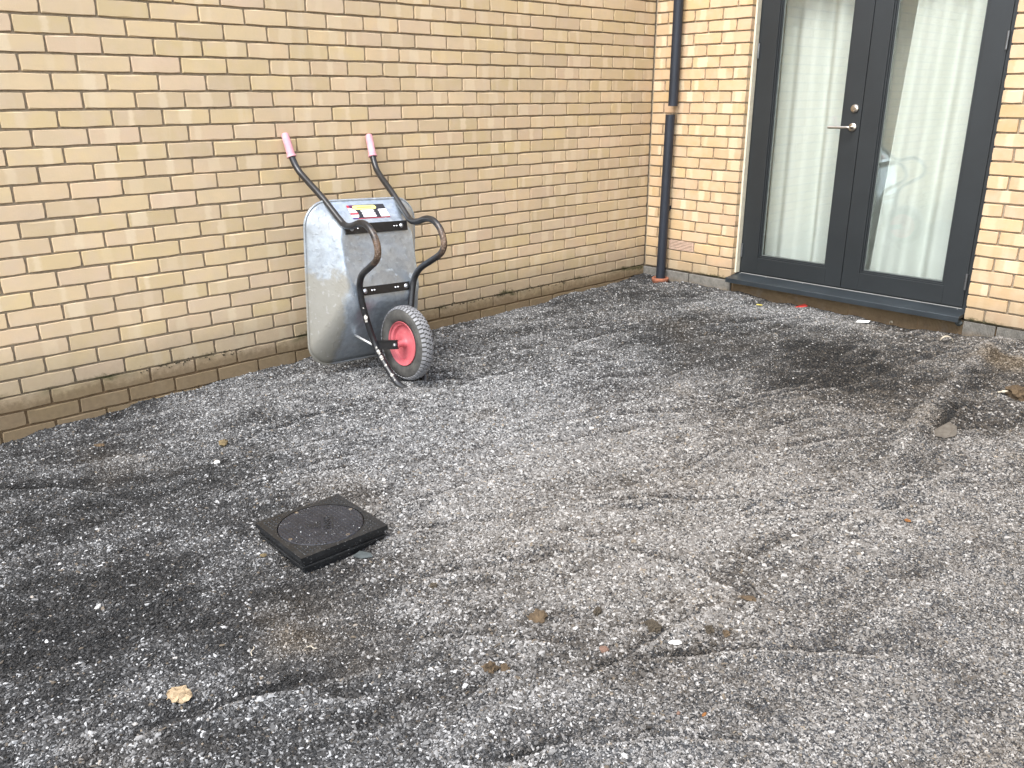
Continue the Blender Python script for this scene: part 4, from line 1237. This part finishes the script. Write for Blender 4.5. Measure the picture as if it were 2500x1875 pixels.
# printed label on the back of the pan
def sticker_mat():
    m, n, l, b = newmat('label_print')
    tc = n.new('ShaderNodeTexCoord').outputs['Object']
    sx = n.new('ShaderNodeSeparateXYZ'); l.new(tc, sx.inputs[0])
    U, V = sx.outputs['X'], sx.outputs['Y']          # metres on the label
    def pill(cx_, cy_, hw, hh):
        dx = math_(n, l, 'MAXIMUM', math_(n, l, 'SUBTRACT', math_(n, l, 'ABSOLUTE', math_(n, l, 'SUBTRACT', U, cx_)), hw - hh), 0.0)
        dy = math_(n, l, 'SUBTRACT', V, cy_)
        d = math_(n, l, 'SQRT', math_(n, l, 'ADD', math_(n, l, 'MULTIPLY', dx, dx), math_(n, l, 'MULTIPLY', dy, dy)))
        return math_(n, l, 'LESS_THAN', d, hh)
    def rect(x0, x1, y0, y1):
        return math_(n, l, 'MULTIPLY', math_(n, l, 'MULTIPLY', math_(n, l, 'GREATER_THAN', U, x0), math_(n, l, 'LESS_THAN', U, x1)), math_(n, l, 'MULTIPLY', math_(n, l, 'GREATER_THAN', V, y0), math_(n, l, 'LESS_THAN', V, y1)))
    c = mix(n, l, rect(-.099, .5, -.042, .5), (.50, .03, .05), (.018, .016, .02))
    c = mix(n, l, rect(-.1, -.06, .018, .5), c, (.10, .01, .06))
    # roundel with bars at the left end
    dx = math_(n, l, 'SUBTRACT', U, -.107); dy = math_(n, l, 'SUBTRACT', V, -.012)
    dd = math_(n, l, 'SQRT', math_(n, l, 'ADD', math_(n, l, 'MULTIPLY', dx, dx), math_(n, l, 'MULTIPLY', dy, dy)))
    ins = math_(n, l, 'LESS_THAN', dd, .040)
    flag = mix(n, l, rect(-.2, .2, -.018, -.004), (.80, .77, .77), (.55, .06, .08))
    flag = mix(n, l, rect(-.2, .2, -.06, -.036), flag, (.07, .03, .16))
    c = mix(n, l, ins, c, flag)
    c = mix(n, l, pill(-.012, .028, .070, .0135), c, (.82, .72, .22))
    c = mix(n, l, rect(-.055, .03, .026, .0305), c, (.25, .2, .02))
    for cy_ in (.0045, -.0125, -.0295): c = mix(n, l, pill(-.005 , cy_, .040, .0066), c, (.82, .82, .82))
    c = mix(n, l, pill(.088, .004, .028, .0085), c, (.82, .82, .82))
    c = mix(n, l, rect(.060, .112, -.038, -.006), c, (.80, .80, .80))
    l.new(c, b.inputs['Base Color']); b.inputs['Roughness'].default_value = .3
    return m
M['sticker'] = sticker_mat()
# lies on the short rear slope: between rim and bottom at the top of the pan
za, zb = .727, .660
def slope_x(z):                                   # x on the rear slope for a height z
    t = (.748 - z) / (.748 - .635)
    return xr(z) + (xb(z) - xr(z)) * (t if t < .78 else .78 + .22 * math.sin((t - .78) / .22 * math.pi / 2) ** .9)
pA = Vector(B((slope_x(za), 0, za))); pB = Vector(B((slope_x(zb), 0, zb)))
upv = (pA - pB).normalized(); rv = Vector((0, 1, 0)); nv_ = rv.cross(upv).normalized()
if nv_.x < 0: nv_ = -nv_
st_w, st_h = .112, .045
vv = []
for j in range(5):
    s = j / 4; z = zb + (za - zb) * s
    for u in (-st_w, st_w): vv.append((u, -st_h + 2 * st_h * s, 0.0))
me = mesh('label_sticker', [(-st_w, -st_h, 0), (st_w, -st_h, 0), (st_w, st_h, 0), (-st_w, st_h, 0)], [(0, 1, 2, 3)], M['sticker'])
stk = obj('label_sticker', me, wbr)
rm = Matrix((rv, upv, rv.cross(upv))).transposed()
stk.matrix_local = Matrix.Translation((pA + pB) / 2 + rv.cross(upv) * .0016 + Vector((0, .002, 0))) @ rm.to_4x4()

# ------------------------------------------------------------------ things lying on the gravel
def lump_mat(nm, c, c2):
    return simple(nm, c, .95, 0, .2, 40, .6, 120, c2=c2)
M['clod'] = lump_mat('clay_clod', (.115, .078, .042), (.045, .029, .015))
M['clod2'] = lump_mat('grey_brown_clod', (.075, .058, .038), (.03, .023, .014))
M['white'] = lump_mat('white_stone', (.72, .70, .66), (.55, .53, .49))
M['pink'] = lump_mat('pink_brick_bit', (.20, .115, .08), (.11, .065, .045))
M['leaf'] = lump_mat('orange_leaf', (.25, .10, .022), (.14, .055, .014))
M['yellow'] = lump_mat('yellow_scrap', (.55, .47, .10), (.40, .33, .07))
M['tan'] = lump_mat('tan_stone', (.17, .125, .06), (.09, .065, .03))
M['card'] = lump_mat('grey_card', (.125, .11, .09), (.075, .062, .048))
M['paper'] = lump_mat('stained_paper', (.42, .32, .20), (.20, .14, .08))
M['pwhite'] = simple('white_plastic', (.80, .80, .78), .5)
M['redp'] = simple('red_plastic', (.50, .045, .035), .4)
M['slate'] = lump_mat('grey_slate', (.07, .08, .08), (.04, .047, .046))
M['wood'] = lump_mat('pale_wood_shaving', (.52, .47, .37), (.34, .29, .22))

def lump(name, x, y, sx, sy, sz, mat, label, cat, seed, group=None, sink=.35, rough=.45, sub=3, rz=None):
    q = random.Random(seed); bm = bmesh.new(); bmesh.ops.create_icosphere(bm, subdivisions=sub, radius=1)
    dirs = [(Vector((q.uniform(-1, 1), q.uniform(-1, 1), q.uniform(-1, 1))).normalized(), q.uniform(.55, .9)) for _ in range(9)]
    for v_ in bm.verts:
        p = v_.co.copy()
        for d_, k in dirs:
            h_ = p.dot(d_)
            if h_ > k: p -= d_ * (h_ - k) * .85
        p *= 1 + rough * (q.random() - .5) * .30 + (.45 if 'clod' in name else .12) * (mnoise.noise(v_.co * 2.6 + Vector((seed, 0, 0))) + .5 * mnoise.noise(v_.co * 6 + Vector((0, seed, 0))))
        v_.co = Vector((p.x * sx, p.y * sy, p.z * sz)) * (1.25 if name == 'soil_clod' else 1.0)
    me = bpy.data.meshes.new(name); bm.to_mesh(me); bm.free(); me.materials.append(M[mat])
    o = obj(name, me, None, (x, y, hz(x, y) + sz * (1 - 2 * sink) + .002), (q.uniform(-.2, .2), q.uniform(-.2, .2), q.uniform(0, 6) if rz is None else rz))
    return tag(o, label, cat, group)

def sheet(name, x, y, outline, mat, label, cat, rz=0, tilt=(0, 0), curl=None, lift=.004, th=.001, group=None):
    """thin scrap: a ring fan with its own bend and thickness"""
    n = len(outline); v = [(0, 0, 0)] + [(a * .5, b * .5, 0) for a, b in outline] + [(a, b, 0) for a, b in outline]
    if curl: v = [(a, b, curl(a, b)) for a, b, c in v]
    f = []
    for k in range(n):
        l_ = (k + 1) % n
        f += [(0, 1 + k, 1 + l_), (1 + k, 1 + n + k, 1 + n + l_, 1 + l_)]
    o = obj(name, mesh(name, v, f, M[mat]), None, (x, y, hz(x, y) + lift), (tilt[0], tilt[1], rz))
    s_ = o.modifiers.new('thickness', 'SOLIDIFY'); s_.thickness = th; s_.offset = 0
    return tag(o, label, cat, group)


lump('soil_clod', 2.611, -3.744, .021, .017, .017, 'clod', 'crumbly tan clay clod beside a dark hollow, biggest in the coarse gravel', 'clod', 21, sub=3, rough=.9)
lump('soil_clod', 2.707, -3.596, .011, .009, .014, 'clod2', 'small upright grey-brown clod behind the tan clay clod', 'clod', 22)
lump('soil_clod', 2.869, -3.541, .021, .017, .014, 'clod2', 'flattish dark brown clod behind the flat white stone', 'clod', 23, sub=3, rough=.9)
lump('soil_clod', 2.696, -4.002, .018, .014, .016, 'clod', 'orange-brown clay clod beside a smaller round one', 'clod', 25, sub=3, rough=.9)
lump('soil_clod', 2.726, -3.976, .012, .010, .011, 'clod', 'small round orange-brown clod next to a larger clod', 'clod', 26)
lump('soil_clod', 2.993, -3.458, .012, .011, .011, 'clod2', 'brown rounded clod of a close pair beyond the flat white stone, paler one', 'clod', 27)
lump('soil_clod', 3.030, -3.427, .010, .010, .009, 'clod', 'smaller orange-topped clod of the pair beyond the flat white stone', 'clod', 28)
lump('soil_clod', 2.287, -3.868, .010, .009, .008, 'clod2', 'small olive-brown clod alone between drain cover and coarse gravel', 'clod', 29)
lump('soil_clod', 2.989, -3.249, .018, .014, .008, 'clod', 'low crumbled brown clod at the edge of the coarse gravel', 'clod', 30, sub=3, rough=.9)
lump('soil_clod', 2.967, -.923, .046, .036, .034, 'clod', 'large ochre earth clod beside the gravel ridge', 'clod', 31, sub=3, rough=.8, sink=.25)
lump('soil_clod', .773, -3.826, .022, .016, .009, 'tan', 'flat tan stone-like clod between wheelbarrow and white stone', 'clod', 32)
lump('soil_clod', .359, -4.207, .020, .015, .007, 'clod', 'flat brown clod close to the foot of the long wall', 'clod', 33)
lump('stone', 2.959, -3.562, .018, .011, .006, 'white', 'flat white stone lying in front of the dark brown clod', 'stone', 34, rz=.7)
lump('stone', 2.835, -3.714, .015, .013, .010, 'pink', 'pinkish brick fragment half sunk in the coarse gravel', 'stone', 35)
lump('stone', .939, -3.935, .013, .012, .010, 'white', 'rounded bright white stone between drain cover and long wall', 'stone', 36)
lump('stone', 1.567, -3.549, .009, .008, .006, 'white', 'small white pebble just behind the drain cover', 'stone', 37)
lump('stone', 1.767, -4.159, .012, .009, .007, 'tan', 'small yellow-tan stone beside the near edge of the drain cover', 'stone', 38)
lump('stone', 3.145, -3.803, .006, .005, .005, 'pink', 'tiny reddish pebble beside an orange chip', 'stone', 39)
lump('stone', 3.190, -3.761, .009, .004, .004, 'leaf', 'tiny orange chip beside a reddish pebble', 'stone', 40)
lump('stone', 1.706, -4.651, .013, .006, .004, 'white', 'thin white stone chip on the dark trodden gravel', 'stone', 41)
lump('stone', 2.897, -2.823, .017, .005, .005, 'white', 'thin stick-shaped white stone near the orange leaf', 'stone', 42, rz=.9)

def star(n, r0, r1, seed):
    q = random.Random(seed)
    return [((r1 if k % 2 else r0) * q.uniform(.85, 1.15) * math.cos(6.283 * k / n), (r1 if k % 2 else r0) * q.uniform(.85, 1.15) * math.sin(6.283 * k / n)) for k in range(n)]
sheet('leaf', 3.119, -2.480, star(10, .013, .009, 1), 'leaf', 'curled dry orange leaf lying alone on pale gravel', 'leaf', 1, curl=lambda a, b: 18 * (a * a + b * b) * .6, lift=.007)
sheet('plastic_scrap', 1.811, -.075, [(-.040, -.018), (.034, -.022), (.042, .014), (-.030, .022)], 'pwhite', 'flat white rectangular scrap on gravel in front of the sill', 'scrap', .35, (.12, -.1), lift=.012, th=.002)
for (x, y, rz_, l2, lab) in ((1.345, -.010, .9, .036, 'longer red plastic packer lying under the sill'), (1.375, -.025, .4, .026, 'shorter red plastic packer lying under the sill')):
    o = MB().box(-l2, l2, -.010, .010, -.0025, .0025).build('plastic_packer', M['redp'], bevel=.001)
    o.location = (x, y, hz(x, y) + .010); o.rotation_euler = (.1, -.3, rz_); tag(o, lab, 'packer')
sheet('plastic_scrap', 1.135, -.181, [(-.022, -.009), (.018, -.012), (.024, .006), (-.012, .012)], 'yellow', 'small yellow scrap on the pale gravel before the sill', 'scrap', .8, (.1, .1), lift=.008)
# curled shavings
def shaving(x, y, R0, a0, a1, wd, label, rz):
    v = []; f = []; n = 16
    for k in range(n + 1):
        t = a0 + (a1 - a0) * k / n
        for s in (-1, 1): v.append((R0 * math.cos(t), s * wd * (1 - .5 * abs(2 * k / n - 1)), R0 * math.sin(t)))
    for k in range(n): f.append((2 * k, 2 * k + 1, 2 * k + 3, 2 * k + 2))
    o = obj('wood_shaving', mesh('wood_shaving', v, f, M['wood'], True), None, (x, y, hz(x, y) + .004), (0, 0, rz))
    s_ = o.modifiers.new('thickness', 'SOLIDIFY'); s_.thickness = .0025; s_.offset = 0
    tag(o, label, 'shaving')
shaving(1.955, .004, .028, -.25, 2.3, .006, 'thin pale curled shaving against the plinth under the sill', 2.2)
shaving(2.368, -.215, .034, .05, 2.9, .015, 'broad pale curled shaving on gravel off the end of the sill', .6)
# pale root-like stick beside the big clod
MB().tube(spline([(0, 0, 0), (.02, .004, .006), (.045, .0, .008), (.07, .006, .002)], 4), [.004] * 4 + [.008] * 4 + [.007] * 4 + [.004], 8).build('stick', M['wood'], smooth=True)
o = bpy.context.scene.collection.objects['stick']; o.location = (2.885, -.945, hz(2.885, -.945) + .006); o.rotation_euler = (0, 0, .35); tag(o, 'short pale stick beside the large ochre clod', 'stick')
# grass-like straws
def straw(x, y, L_, rz_, label):
    m_ = MB().tube(spline([(-L_, 0, 0), (-L_ * .3, .004, .003), (L_ * .4, -.003, .004), (L_, 0, .001)], 4), .0013, 6)
    o = m_.build('straw', M['wood'], smooth=True); o.location = (x, y, hz(x, y) + .007); o.rotation_euler = (0, .05, rz_); tag(o, label, 'straw')
straw(2.198, -4.415, .020, 2.6, 'short pale straw on the brown dusty patch')
straw(2.31, -4.30, .014, .6, 'tiny pale straw past the brown dusty patch, towards the cover')
# folded card: two facets and a lip
v = [(-.055, -.012, .000), (.010, -.030, .004), (.052, -.004, .004), (.058, .030, .046), (.030, .052, .062), (-.012, .022, .034), (-.040, .004, .012), (-.048, -.028, -.001), (.006, -.046, .000), (.046, -.014, .001)]
f = [(0, 1, 5, 6), (1, 2, 3, 5), (5, 3, 4), (0, 7, 8, 1), (1, 8, 9, 2)]
o = obj('card_scrap', mesh('card_scrap', v, f, M['card']), None, (2.905, -1.645, hz(2.905, -1.645) + .004), (0, 0, .55)); o.scale = (1, 1, .6)
s_ = o.modifiers.new('thickness', 'SOLIDIFY'); s_.thickness = .003; s_.offset = 0
tag(o, 'folded torn scrap of grey-brown card standing up on the gravel', 'card scrap')
# crumpled paper
q = random.Random(12); nu = 9; v = []; f = []
for j in range(nu):
    for i in range(nu):
        a, b = (i / (nu - 1) - .5), (j / (nu - 1) - .5)
        k = 1 - .35 * (abs(a) * abs(b) * 4)
        v.append((a * .070 * k + q.uniform(-.003, .003), b * .050 * k + q.uniform(-.003, .003), .012 * (1 - 2.2 * (a * a + b * b)) + q.uniform(-.006, .007)))
for j in range(nu - 1):
    for i in range(nu - 1):
        a = j * nu + i; f += [(a, a + 1, a + nu + 1), (a, a + nu + 1, a + nu)]
o = obj('paper_scrap', mesh('paper_scrap', v, f, M['paper']), None, (2.26, -4.639, hz(2.26, -4.639) + .008), (.1, .1, .5))
s_ = o.modifiers.new('thickness', 'SOLIDIFY'); s_.thickness = .0012; s_.offset = 0
tag(o, 'crumpled cream and tan paper scrap on dark trodden gravel', 'paper scrap')
# slate splinter by the cover
sheet('slate_splinter', 1.976, -3.918, [(-.030, -.010), (.0, -.016), (.034, -.004), (.026, .010), (-.012, .014)], 'slate', 'grey-green slate splinter poking out beside the drain cover', 'splinter', .75, (.35, .1), lift=.010, th=.004)
# mortar knob under the end of the sill
lump('mortar_lump', 2.345, .004, .026, .020, .020, 'slate', 'rounded grey mortar lump under the end of the sill', 'mortar lump', 55, sub=3)
bpy.data.objects['mortar_lump'].location.z = -.022
